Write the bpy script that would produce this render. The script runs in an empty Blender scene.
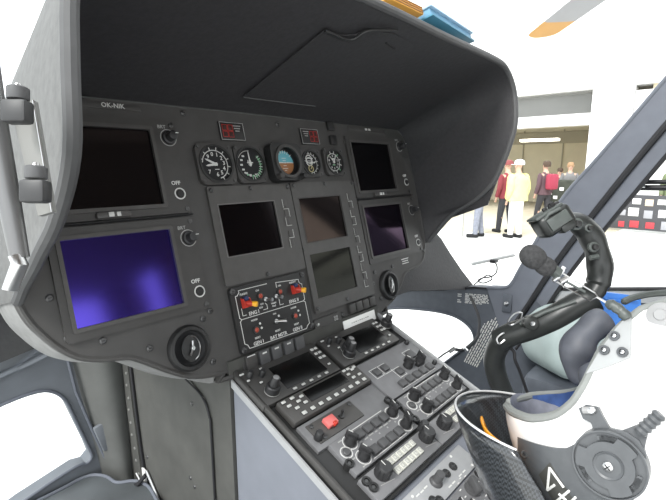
import bpy, bmesh, math, random
from mathutils import Vector, Matrix
from math import sin, cos, pi, radians, sqrt, atan2
random.seed(7)
V = Vector
col = bpy.context.scene.collection

# ---------------------------------------------------------------- materials
MATS = {}
def mat(name, c, rough=.6, metal=0., noise=.0, scale=40., bump=0., spec=.5, emit=None, coat=0.):
    if name in MATS: return MATS[name]
    m = bpy.data.materials.new(name); m.use_nodes = True
    nt = m.node_tree; b = nt.nodes['Principled BSDF']
    b.inputs['Base Color'].default_value = (*c, 1)
    b.inputs['Roughness'].default_value = rough
    b.inputs['Metallic'].default_value = metal
    b.inputs['Specular IOR Level'].default_value = spec
    if coat: b.inputs['Coat Weight'].default_value = coat
    if emit:
        b.inputs['Emission Color'].default_value = (*c, 1); b.inputs['Emission Strength'].default_value = emit
    if noise or bump:
        tc = nt.nodes.new('ShaderNodeTexCoord'); n = nt.nodes.new('ShaderNodeTexNoise')
        n.inputs['Scale'].default_value = scale; n.inputs['Detail'].default_value = 6
        nt.links.new(tc.outputs['Object'], n.inputs['Vector'])
        if noise:
            r = nt.nodes.new('ShaderNodeValToRGB')
            r.color_ramp.elements[0].position = .3; r.color_ramp.elements[1].position = .7
            r.color_ramp.elements[0].color = (*[x*(1-noise) for x in c], 1)
            r.color_ramp.elements[1].color = (*[min(1, x*(1+noise)) for x in c], 1)
            nt.links.new(n.outputs['Fac'], r.inputs['Fac']); nt.links.new(r.outputs['Color'], b.inputs['Base Color'])
        if bump:
            u = nt.nodes.new('ShaderNodeBump'); u.inputs['Strength'].default_value = bump
            u.inputs['Distance'].default_value = .002
            nt.links.new(n.outputs['Fac'], u.inputs['Height']); nt.links.new(u.outputs['Normal'], b.inputs['Normal'])
    MATS[name] = m
    return m
def glass_mat(name, tint=(1, 1, 1), gloss=.08):
    m = bpy.data.materials.new(name); m.use_nodes = True; nt = m.node_tree; nt.nodes.clear()
    o = nt.nodes.new('ShaderNodeOutputMaterial'); mx = nt.nodes.new('ShaderNodeMixShader')
    t = nt.nodes.new('ShaderNodeBsdfTransparent'); g = nt.nodes.new('ShaderNodeBsdfGlossy')
    fr = nt.nodes.new('ShaderNodeLayerWeight'); fr.inputs['Blend'].default_value = gloss
    t.inputs['Color'].default_value = (*tint, 1); g.inputs['Roughness'].default_value = .03
    nt.links.new(fr.outputs['Fresnel'], mx.inputs['Fac']); nt.links.new(t.outputs[0], mx.inputs[1])
    nt.links.new(g.outputs[0], mx.inputs[2]); nt.links.new(mx.outputs[0], o.inputs['Surface'])
    return m
def screen_mat(name, tint, amount, rough=.08):
    "dark display glass whose glossy coating tint also holds the colour of its reflections"
    m = bpy.data.materials.new(name); m.use_nodes = True; nt = m.node_tree; b = nt.nodes['Principled BSDF']
    b.inputs['Base Color'].default_value = (.004, .004, .005, 1); b.inputs['Roughness'].default_value = .10; b.inputs['Specular IOR Level'].default_value = .2
    g = nt.nodes.new('ShaderNodeBsdfGlossy'); g.inputs['Color'].default_value = (*tint, 1)
    g.inputs['Roughness'].default_value = rough
    mx = nt.nodes.new('ShaderNodeMixShader'); mx.inputs['Fac'].default_value = amount
    nt.links.new(b.outputs[0], mx.inputs[1]); nt.links.new(g.outputs[0], mx.inputs[2])
    nt.links.new(mx.outputs[0], nt.nodes['Material Output'].inputs['Surface'])
    return m
def weave_mat(name):
    m = bpy.data.materials.new(name); m.use_nodes = True; nt = m.node_tree; b = nt.nodes['Principled BSDF']
    tc = nt.nodes.new('ShaderNodeTexCoord'); ck = nt.nodes.new('ShaderNodeTexChecker')
    mp = nt.nodes.new('ShaderNodeMapping'); mp.inputs['Rotation'].default_value = (0, 0, .785)
    ck.inputs['Scale'].default_value = 330
    ck.inputs['Color1'].default_value = (.008, .009, .010, 1); ck.inputs['Color2'].default_value = (.034, .038, .043, 1)
    nt.links.new(tc.outputs['Object'], mp.inputs['Vector']); nt.links.new(mp.outputs['Vector'], ck.inputs['Vector'])
    nt.links.new(ck.outputs['Color'], b.inputs['Base Color'])
    b.inputs['Roughness'].default_value = .28; b.inputs['Coat Weight'].default_value = .8
    return m

PANEL = mat('panel_paint', (.053, .051, .049), .62, noise=.10, scale=30, bump=.15)
BEZEL = mat('bezel_paint', (.046, .044, .042), .5, noise=.08, scale=60, bump=.1)
BEZEL2 = mat('bezel_grey', (.064, .061, .058), .5, noise=.08, scale=60, bump=.1)
BLACK = mat('black_plastic', (.018, .018, .018), .45)
KNOB = mat('knob_plastic', (.022, .022, .023), .42, noise=.1)
DARK = mat('matt_black', (.010, .010, .011), .8)
LEATHER = mat('shroud_vinyl', (.030, .029, .031), .6, noise=.15, scale=120, bump=.35)
LEATHER_OUT = mat('shroud_outer_paint', (.105, .105, .102), .7, noise=.15, scale=90, bump=.3)
RIM = mat('shroud_edge_rubber', (.070, .070, .071), .6, noise=.1)
CPANEL = mat('console_paint', (.155, .155, .160), .5, noise=.08, scale=50, bump=.1)
CPANEL2 = mat('console_light_paint', (.30, .305, .31), .5, noise=.06, scale=50, bump=.1)
BTN = mat('button_grey', (.07, .07, .072), .5)
WHITE = mat('white_print', (.60, .60, .58), .6)
GREYPRINT = mat('grey_print', (.33, .33, .32), .6)
KEYW = mat('key_cap_pale', (.55, .55, .53), .5)
CREAM = mat('cream_plate', (.52, .52, .47), .5)
METAL = mat('steel', (.6, .6, .6), .28, 1.)
DULL = mat('dull_screw', (.10, .10, .10), .4, .8)
RED = mat('red_paint', (.50, .04, .025), .4)
PALERED = mat('pale_red_cap', (.68, .16, .15), .4)
YEL = mat('yellow_paint', (.85, .42, .02), .4)
REDPRINT = mat('red_print', (.42, .03, .025), .5)
LEDRED = mat('red_lens', (.38, .06, .035), .35)
GREEN = mat('green_print', (.10, .35, .15), .6)
SKYB = mat('horizon_blue', (.12, .38, .45), .5)
EARTH = mat('horizon_brown', (.30, .13, .05), .5)
FRAME = mat('airframe_blue_grey', (.075, .085, .102), .55, noise=.10, scale=40, bump=.15)
FRAMEL = mat('airframe_pale_grey', (.145, .158, .175), .55, noise=.08, scale=25, bump=.1)
PILLAR = mat('pillar_grey', (.118, .129, .153), .5, noise=.06, scale=30, bump=.1)
SIDE = mat('console_side_paint', (.155, .166, .192), .6, noise=.05, scale=20)
SEAL = mat('rubber_seal', (.010, .010, .012), .6)
PED = mat('pedestal_trim', (.060, .060, .055), .7, noise=.18, scale=14, bump=.3)
PEDL = mat('pedestal_trim_pale', (.100, .103, .098), .7, noise=.12, scale=18, bump=.3)
FLOORM = mat('floor_rubber', (.075, .083, .088), .55, noise=.25, scale=9)
TEAL = mat('seat_side_pale_teal', (.34, .41, .40), .6, noise=.05, scale=20)
SHELLW = mat('helmet_white', (.86, .86, .85), .22, noise=.01, coat=.3)
HGREY = mat('helmet_grey_plastic', (.075, .08, .085), .42, noise=.08, scale=120, bump=.05)
TRIM = mat('helmet_edge_trim', (.20, .21, .20), .6, noise=.1)
LINER = mat('helmet_blue_liner', (.05, .10, .27), .8, noise=.25, scale=60, bump=.3)
PADG = mat('helmet_brow_pad', (.22, .23, .27), .7, noise=.15, scale=60, bump=.3)
PADD = mat('helmet_leather_pad', (.075, .08, .095), .55, noise=.3, scale=30, bump=.6)
FOAM = mat('microphone_foam', (.035, .035, .036), .95, noise=.3, scale=300, bump=1.)
STICK = mat('stick_black', (.022, .024, .023), .38, noise=.15, scale=60, bump=.2)
STICKG = mat('stick_grey', (.075, .085, .08), .42, noise=.15, scale=60, bump=.2)
AMBER = mat('amber_lens', (.75, .30, .01), .2)
SMOKE = weave_mat('visor_cover_weave')
BLUEB = mat('blue_plastic', (.03, .17, .55), .5)
GLASS = glass_mat('window_glass', (.97, .985, .985), .04)
SCR = screen_mat('display_glass', (.035, .028, .028), .5)
SCRV = screen_mat('display_glass_violet', (.11, .07, .62), .55, .12)  # strong violet tint stands for the bright reflection in this glass
SCRP = screen_mat('display_glass_purple', (.055, .028, .060), .5, .1)
SCRB = screen_mat('display_glass_brown', (.040, .024, .017), .5, .09)  # brown of the reflected cabin is put into the coating tint
CONCRETE = mat('pale_concrete', (.72, .72, .70), .9, noise=.05, scale=1.5)
WALLW = mat('white_render', (.80, .80, .79), .9, noise=.03, scale=.8)
BEIGE = mat('beige_hall_wall', (.68, .61, .45), .9, noise=.06, scale=1.2)
SOFFIT = mat('shaded_soffit', (.30, .30, .29), .9, noise=.05, scale=1)
GRIDG = mat('pale_grid_glazing', (.62, .62, .58), .6)

# ---------------------------------------------------------------- mesh builder
class MB:
    def __init__(s): s.bm = bmesh.new(); s.T = Matrix.Identity(4)
    def _add(s, verts, faces, mi=0, T=None):
        M = s.T @ (T or Matrix.Identity(4))
        vs = [s.bm.verts.new(M @ V(v)) for v in verts]
        for f in faces:
            try:
                fc = s.bm.faces.new([vs[i] for i in f]); fc.material_index = mi
            except ValueError: pass
        return vs
    def box(s, c, size, bev=0, mi=0, T=None, seg=2):
        b = bmesh.new(); bmesh.ops.create_cube(b, size=1)
        for v in b.verts: v.co = V((v.co.x*size[0], v.co.y*size[1], v.co.z*size[2]))
        if bev: bmesh.ops.bevel(b, geom=list(b.edges), offset=min(bev, min(size)*.45), segments=seg, affect='EDGES', profile=.5)
        b.verts.index_update()
        s._add([v.co + V(c) for v in b.verts], [[v.index for v in f.verts] for f in b.faces], mi, T); b.free(); return s
    def lathe(s, prof, c=(0, 0, 0), n=24, mi=0, T=None, close=False):
        vs = []; fs = []; m = len(prof)
        for i in range(n):
            a = 2*pi*i/n
            for r, z in prof: vs.append((c[0]+r*cos(a), c[1]+r*sin(a), c[2]+z))
        for i in range(n):
            j = (i+1) % n
            for k in range(m-1): fs.append((i*m+k, j*m+k, j*m+k+1, i*m+k+1))
            if close: fs.append((i*m+m-1, j*m+m-1, j*m, i*m))
        if not close:
            if prof[0][0] > 1e-6: fs.append([i*m for i in range(n)][::-1])
            if prof[-1][0] > 1e-6: fs.append([i*m+m-1 for i in range(n)])
        s._add(vs, fs, mi, T); return s
    def cyl(s, c, r, h, r2=None, n=24, bev=0, mi=0, T=None):
        r2 = r if r2 is None else r2
        p = [(r, 0), (r2, h)] if not bev else [(r, 0), (r2, h-bev), (r2-bev, h)]
        return s.lathe(p, c, n, mi, T)
    def ring(s, c, r0, r1, z0, z1, n=32, mi=0, T=None):
        return s.lathe([(r0, z0), (r1, z0), (r1, z1), (r0, z1)], c, n, mi, T, close=True)
    def prism(s, poly, z0, z1, mi=0, T=None):
        n = len(poly)
        vs = [(x, y, z0) for x, y in poly] + [(x, y, z1) for x, y in poly]
        fs = [list(range(n))[::-1], list(range(n, 2*n))] + [(i, (i+1) % n, n+(i+1) % n, n+i) for i in range(n)]
        s._add(vs, fs, mi, T); return s
    def plate_hole(s, outer, hole, z0, z1, mi=0, T=None):
        "plate with one hole; outer and hole resampled to equal counts, star-shaped about the hole centre"
        cx = sum(p[0] for p in hole)/len(hole); cy = sum(p[1] for p in hole)/len(hole)
        def hit(poly, a):
            d = (cos(a), sin(a)); best = None
            for i in range(len(poly)):
                x1, y1 = poly[i][0]-cx, poly[i][1]-cy; x2, y2 = poly[(i+1) % len(poly)][0]-cx, poly[(i+1) % len(poly)][1]-cy
                ex, ey = x2-x1, y2-y1; den = d[0]*ey-d[1]*ex
                if abs(den) < 1e-12: continue
                t = (x1*ey-y1*ex)/den; u = (x1*d[1]-y1*d[0])/den
                if t > 0 and -1e-6 <= u <= 1+1e-6 and (best is None or t > best): best = t
            return (cx+d[0]*best, cy+d[1]*best)
        an = set()
        for p in list(outer)+list(hole): an.add(round(atan2(p[1]-cy, p[0]-cx), 5))
        for i in range(48): an.add(round(-pi+2*pi*(i+.5)/48, 5))
        an = sorted(an); n = len(an)
        O = [hit(outer, a) for a in an]; H = [hit(hole, a) for a in an]
        vs = [(x, y, z0) for x, y in O]+[(x, y, z0) for x, y in H]+[(x, y, z1) for x, y in O]+[(x, y, z1) for x, y in H]
        fs = []
        for i in range(n):
            j = (i+1) % n
            fs += [(i, n+i, n+j, j), (2*n+i, 2*n+j, 3*n+j, 3*n+i), (i, j, 2*n+j, 2*n+i), (n+i, 3*n+i, 3*n+j, n+j)]
        s._add(vs, fs, mi, T); return s
    def tube(s, pts, r, n=10, mi=0, T=None, closed=False, flat=1., upv=None):
        pts = [V(p) for p in pts]; m = len(pts)
        R = r if isinstance(r, (list, tuple)) else [r]*m
        vs = []; fs = []; u = None
        for i, p in enumerate(pts):
            if closed: t = pts[(i+1) % m]-pts[i-1]
            else: t = pts[min(i+1, m-1)]-pts[max(i-1, 0)]
            if t.length < 1e-9: t = V((0, 0, 1))
            t.normalize()
            if upv is not None: u = V(upv)
            if u is None: u = V((0, 0, 1)) if abs(t.z) < .9 else V((1, 0, 0))
            u = (u-t*u.dot(t))
            if u.length < 1e-6: u = V((1, 0, 0)) if abs(t.x) < .9 else V((0, 1, 0)); u = u-t*u.dot(t)
            u.normalize(); w = t.cross(u)
            for k in range(n):
                a = 2*pi*k/n; vs.append(p+u*(R[i]*cos(a)*flat)+w*(R[i]*sin(a)))
        for i in range(m if closed else m-1):
            for k in range(n):
                a = i*n+k; b = i*n+(k+1) % n; j = (i+1) % m
                fs.append((a, b, j*n+(k+1) % n, j*n+k))
        if not closed: fs += [list(range(n))[::-1], [(m-1)*n+k for k in range(n)]]
        s._add(vs, fs, mi, T); return s
    def line(s, pts, w, z, h=.0004, mi=0, T=None, closed=False):
        "a printed line: thin flat boxes between 2-D points"
        q = list(pts)+([pts[0]] if closed else [])
        for (x1, y1), (x2, y2) in zip(q, q[1:]):
            dx, dy = x2-x1, y2-y1; L = sqrt(dx*dx+dy*dy)
            if L < 1e-6: continue
            dx, dy = dx/L, dy/L; e = w/2
            a = [(x1-dx*e-dy*e, y1-dy*e+dx*e), (x1-dx*e+dy*e, y1-dy*e-dx*e), (x2+dx*e+dy*e, y2+dy*e-dx*e), (x2+dx*e-dy*e, y2+dy*e+dx*e)]
            s.prism(a, z, z+h, mi, T)
        return s
    def text(s, txt, size, x, y, z, mi=0, T=None, align='CENTER', bold=.0, rot=0, sx=1.):
        key = (txt, align, bold)
        if key not in _TXT:
            cu = bpy.data.curves.new('txt', 'FONT'); cu.body = txt; cu.size = 1; cu.align_x = align; cu.align_y = 'CENTER'
            cu.resolution_u = 2; cu.offset = bold; cu.extrude = .01
            ob = bpy.data.objects.new('txt', cu); me = bpy.data.meshes.new_from_object(ob)
            _TXT[key] = ([tuple(v.co) for v in me.vertices], [tuple(p.vertices) for p in me.polygons])
            bpy.data.objects.remove(ob); bpy.data.curves.remove(cu); bpy.data.meshes.remove(me)
        vs, fs = _TXT[key]; ca, sa = cos(rot), sin(rot)
        out = []
        for a, b, c in vs:
            a *= size*sx; b *= size
            out.append((x+a*ca-b*sa, y+a*sa+b*ca, z+(c+.01)*.02))
        s._add(out, fs, mi, T); return s
    def build(s, name, mats, parent=None, smooth=35, bevel=0):
        bmesh.ops.recalc_face_normals(s.bm, faces=s.bm.faces[:])
        me = bpy.data.meshes.new(name); s.bm.to_mesh(me); s.bm.free()
        for m in (mats if isinstance(mats, (list, tuple)) else [mats]): me.materials.append(m)
        for p in me.polygons: p.use_smooth = True
        me.set_sharp_from_angle(angle=radians(smooth))
        o = bpy.data.objects.new(name, me); col.objects.link(o)
        if parent is not None: o.parent = parent
        return o
_TXT = {}
def spline(pts, k=6, closed=False):
    pts = [V(p) for p in pts]; n = len(pts); out = []
    rng = range(n) if closed else range(n-1)
    for i in rng:
        g = (lambda j: pts[j % n]) if closed else (lambda j: pts[max(0, min(n-1, j))])
        a, b, c, d = g(i-1), g(i), g(i+1), g(i+2)
        for t in range(k):
            t /= k; out.append(.5*((2*b)+(c-a)*t+(2*a-5*b+4*c-d)*t*t+(3*b-a-3*c+d)*t**3))
    if not closed: out.append(pts[-1].copy())
    return out
def rrect(x0, y0, x1, y1, r, k=4):
    o = []
    for cx, cy, a0 in ((x1-r, y1-r, 0), (x0+r, y1-r, pi/2), (x0+r, y0+r, pi), (x1-r, y0+r, 3*pi/2)):
        for i in range(k+1): a = a0+pi/2*i/k; o.append((cx+r*cos(a), cy+r*sin(a)))
    return o
def thing(name, label, cat, M, group=None):
    o = bpy.data.objects.new(name, None); col.objects.link(o); o.matrix_world = M; o.empty_display_size = .02
    o['label'] = label; o['category'] = cat
    if group: o['group'] = group
    return o
def tag(o, label, cat, group=None):
    o['label'] = label; o['category'] = cat
    if group: o['group'] = group
    return o
def structure(o): o['kind'] = 'structure'; return o
def lab(o, t): o['label'] = t; return o
def dup(root, M, label, group=None):
    r = root.copy(); col.objects.link(r); r.matrix_world = M; r['label'] = label
    if group: r['group'] = group
    for ch in list(root.children):
        c = ch.copy(); col.objects.link(c); c.parent = r
        for g in ch.children:
            d = g.copy(); col.objects.link(d); d.parent = c
    return r

# ---------------------------------------------------------------- frames
TA = radians(15.2)
PO = V((0, 0, 1.456))
MP = Matrix(((1, 0, 0, PO.x), (0, sin(TA), -cos(TA), PO.y), (0, cos(TA), sin(TA), PO.z), (0, 0, 0, 1)))
def pan(x=0, y=0, z=0): return MP @ Matrix.Translation((x, y, z))
_d = V((0, -.611, .791)).normalized(); _n = V((0, _d.z, -_d.y))
MC = MP @ Matrix(((1, 0, 0, 0), (0, -_d.y, _n.y, -.2), (0, -_d.z, _n.z, 0), (0, 0, 0, 1)))
def con(x=0, s=0, h=0): return MC @ Matrix.Translation((x, -s, h))
def world(x, y, z): return Matrix.Translation((x, y, z))

# ---------------------------------------------------------------- camera
cam = bpy.data.cameras.new('camera'); co = bpy.data.objects.new('camera', cam); col.objects.link(co)
FW = V((.732, .657, -.184)).normalized(); RT = FW.cross(V((0, 0, 1))).normalized(); UP = RT.cross(FW)
CAM = V((-.667, -.689, 1.633))
co.matrix_world = Matrix(((RT.x, UP.x, -FW.x, CAM.x), (RT.y, UP.y, -FW.y, CAM.y), (RT.z, UP.z, -FW.z, CAM.z), (0, 0, 0, 1)))
cam.sensor_width = 36; cam.lens = 450/666*36; cam.clip_start = .02; cam.clip_end = 300
bpy.context.scene.camera = co

# ================================================================ INSTRUMENT PANEL
OUT = [(-.50, .27), (-.512, .22), (-.516, .1), (-.521, .017), (-.514, -.02), (-.500, -.048), (-.482, -.074), (-.462, -.092), (-.434, -.104),
       (-.396, -.113), (-.368, -.131), (-.339, -.153), (-.308, -.173), (-.272, -.184), (-.241, -.190), (-.22, -.203), (.208, -.203),
       (.25, -.185), (.293, -.170), (.336, -.140), (.366, -.116), (.426, -.109), (.462, -.096), (.482, -.07), (.494, -.03), (.499, .05), (.499, .22), (.49, .27), (.46, .29), (-.47, .29)]
P = thing('instrument_panel', 'wide dark grey instrument board carrying every display and gauge under the black shroud', 'instrument panel', pan())
MB().prism(OUT, -.018, 0).build('board', PANEL, P)
scr = [(-.472, -.062), (-.428, -.078), (-.255, -.066), (-.247, -.077), (-.263, -.087), (-.484, -.002), (-.363, -.109), (-.260, -.164), (-.249, .100),
       (.231, -.092), (.216, -.118), (.478, -.070), (.216, .245), (.085, -.165), (-.222, .28), (.0, .275), (-.484, .115), (.236, -.160), (.31, -.09)]
for x, y in scr:
    m = MB(); m.lathe([(.0052, 0), (.0052, .002), (.0035, .0032), (0, .0032)], (x, y, 0), 12); m.box((x, y, .0033), (.005, .0009, .0006), mi=1)
    m.build('screw', [DULL, DARK], P)
m = MB(); m.box((-.350, .280, .001), (.10, .011, .002), .0008); m.text('OK-NIK', .0105, -.345, .2805, .002, 1, bold=.01)
lab(m.build('registration_placard', [BEZEL, WHITE], P), 'narrow plate lettered OK-NIK')
m = MB(); m.text('L', .001, 0, 0, 0)
m.bm.free()
# little print above the right displays and over the right vent
m = MB(); m.box((.318, .2815, .001), (.16, .012, .002), .0008)
for i in range(2): m.box((.312+i*.014, .2815, .0024), (.009, .0055, .0008), mi=1)
m.build('upper_placard', [BEZEL, WHITE], P)
m = MB()
for j, w in enumerate((.034, .028, .032)): m.box((.375, -.079-j*.006, .0004), (w, .0022, .0006))
m.build('printed_caption', WHITE, P)
# small square lamps right of the right warning block
for y in (.285, .250):
    m = MB(); m.box((.168, y-.004, .004), (.022, .022, .008), .002); m.build('square_lamp', BLACK, P)

# ---- air vents
def vent(x, y, label):
    t = thing('air_vent', label, 'air vent', pan(x, y, 0) @ Matrix.Scale(.84, 4))
    MB().lathe([(.033, 0), (.046, 0), (.046, .004), (.042, .011), (.036, .012), (.033, .006)], n=40, close=True).build('ring', BLACK, t)
    MB().lathe([(.033, .0005), (.033, .006), (.029, .004), (.024, .001), (0, .001)], n=32).build('throat', DARK, t)
    T = Matrix.Rotation(radians(20), 4, 'Y')
    m = MB(); m.T = Matrix.Translation((0, 0, .010)) @ T
    m.lathe([(.0265, 0), (.0265, .002), (0, .002)], n=32)
    m.build('flap', BLACK, t)
    m = MB(); m.T = Matrix.Translation((0, 0, .0125)) @ T
    m.tube([(.024*cos(a), .024*sin(a), 0) for a in [radians(-80+i*8) for i in range(21)]], .0012, 6)
    m.build('flap_edge', METAL, t)
    m = MB(); m.T = Matrix.Translation((0, 0, .013)) @ T
    m.tube([(.003, .014, .003), (0, 0, .003), (-.010, -.012, .002)], .0022, 8); m.cyl((0, 0, 0), .005, .005, bev=.001, n=12)
    m.build('lever', METAL, t)
    return t
vent(-.299, -.128, 'round black air vent below the violet display, chrome lever in its throat')
vent(.278, -.134, 'round black air vent at the right end of the panel, left of the chin window')

# ---- flight displays
def flight_display(x, y, label, smat, knobx, latch, ring_y, kn_y, bright=True):
    t = thing('flight_display', label, 'display', pan(x, y, 0))
    w, h = .1651, .1262
    MB().plate_hole(rrect(-.016, -h-.018, knobx+.014, .018, .006), rrect(0, -h, w, 0, .002), 0, .006).build('bezel', BEZEL, t)
    MB().plate_hole(rrect(-.006, -h-.006, w+.006, .006, .004), rrect(0, -h, w, 0, .001), .006, .0085).build('inner_frame', BEZEL2, t)
    MB().box((w/2, -h/2, .0015), (w, h, .003)).build('screen', smat, t)
    k = MB(); k.lathe([(.0125, .006), (.0115, .010), (.0085, .011), (.0078, .024), (.006, .025), (0, .025)], (knobx-.002, kn_y, 0), 24)
    kn = k.build('brightness_knob', KNOB, t)
    MB().box((knobx+.0035, kn_y+.003, .0256), (.0055, .0012, .0008)).build('pointer', WHITE, kn)
    m = MB(); m.ring((knobx-.003, kn_y, 0), .0135, .0148, .006, .0066)
    m.text('BRT', .0085, knobx-.012, kn_y+.0185, .006, bold=.01); m.build('knob_caption', GREYPRINT, t)
    b = MB(); b.cyl((knobx-.002, ring_y, .006), .0065, .004, bev=.001, n=20); b.build('off_button', BLACK, t)
    m = MB(); m.ring((knobx-.002, ring_y, 0), .0082, .0102, .006, .0068); m.text('OFF', .0095, knobx-.006, ring_y+.0185, .006, bold=.02)
    m.build('off_caption', WHITE, t)
    if latch:
        m = MB(); m.box((w/2-.003, -h-.012, .010), (.052, .010, .008), .003); l = m.build('latch', BEZEL2, t)
        m = MB(); m.box((w/2-.008, -h-.012, .0145), (.008, .007, .002), .0005); m.box((w/2+.003, -h-.012, .0145), (.006, .007, .002), .0005)
        m.build('latch_clip', KEYW, l)
    for sx, sy in ((knobx+.006, -h-.011), (knobx+.006, .010)):
        MB().lathe([(.0042, .006), (.0042, .0075), (.002, .0083), (0, .0083)], (sx, sy, 0), 10).build('screw', DULL, t)
    return t
flight_display(-.460, .243, 'unlit display at the upper left beneath the OK-NIK plate', SCR, .2, True, -.110, -.012)
flight_display(-.460, .074, 'display at the lower left whose glass reflects violet blue', SCRV, .2, False, -.113, -.019)
flight_display(.230, .243, 'unlit display at the upper right corner of the panel', SCR, .222, True, -.109, -.005)
flight_display(.230, .074, 'display at the lower right with a faint purple reflection', SCRP, .222, False, -.117, -.022)
# divider grooves between the upper and lower displays
for x0, x1 in ((-.478, -.246), (.214, .468)):
    MB().box(((x0+x1)/2, .0955, .0045), (x1-x0, .0016, .009)).build('divider_groove', DARK, P)

# ---- centre displays
def keys(t, x, ys, w=.0135, h=.0155):
    for i, y in enumerate(ys):
        m = MB(); m.box((x, y, .0065), (w-.003, h-.003, .003), .0008); k = m.build('key', BEZEL2, t)
        m = MB(); g = i % 4
        a, b = w/2, h/2
        pts = [[(-a, b), (-a, -b)], [(-a, b), (a, b), (a, -b)], [(-a, b), (-a, -b), (a, -b)], [(a, b), (a, -b), (-a, -b)]][g]
        m.line([(x+p, y+q) for p, q in pts], .0014, .0081); m.build('key_outline', mat('key_outline_print', (.42, .42, .40), .6), k)
C1 = thing('engine_display', 'square unlit centre display left of the double one, keys down its right side', 'display', pan())
MB().plate_hole(rrect(-.208, -.042, -.005, .143, .004), rrect(-.191, .011, -.057, .108, .001), 0, .006).build('bezel', BEZEL2, C1)
MB().plate_hole(rrect(-.193, .009, -.055, .110, .001), rrect(-.191, .011, -.057, .108, .0005), .006, .0068).build('frame_line', mat('frame_line_grey', (.13, .125, .12), .5), C1)
MB().box((-.124, .0595, .0015), (.134, .097, .003)).build('screen', screen_mat('display_glass_wine', (.016, .012, .014), .5, .1), C1)
keys(C1, -.0295, [.101, .081, .062, .036, .016], .0135, .0165)
for x, y in ((-.2, .136), (-.11, -.036), (-.012, .136), (-.110, .137)):
    MB().lathe([(.0045, .006), (.0045, .008), (.003, .010), (0, .010)], (x, y, 0), 10).build('screw', DULL, C1)
C2 = thing('double_engine_display', 'tall unit with two unlit screens one above the other and a key column', 'display', pan())
m = MB(); m.plate_hole(rrect(-.002, -.002, .210, .145, .004), rrect(.014, .011, .150, .109, .001), 0, .006)
m.plate_hole(rrect(-.002, -.143, .210, -.002, .004), rrect(.014, -.113, .150, -.0156, .001), 0, .006); m.build('bezel', BEZEL2, C2)
for nm, y0, y1, mt in (('upper_screen', .0115, .109, SCRB), ('lower_screen', -.1132, -.0156, screen_mat('display_glass_olive', (.015, .0145, .009), .5, .09))):
    MB().box((.082, (y0+y1)/2, .0015), (.136, y1-y0, .003)).build(nm, mt, C2)
m = MB(); m.plate_hole(rrect(.012, .009, .152, .111, .001), rrect(.014, .011, .150, .109, .0005), .006, .0068); m.build('frame_line', BEZEL, C2)
keys(C2, .1815, [.104, .085, .063, .043, .018, -.002, -.026, -.048, -.070, -.092, -.111], .013, .0165)
for x, y in ((.006, .138), (.105, -.133), (.204, .138), (.105, .139), (.006, -.133)):
    MB().lathe([(.0045, .006), (.0045, .008), (.003, .010), (0, .010)], (x, y, 0), 10).build('screw', DULL, C2)

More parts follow.
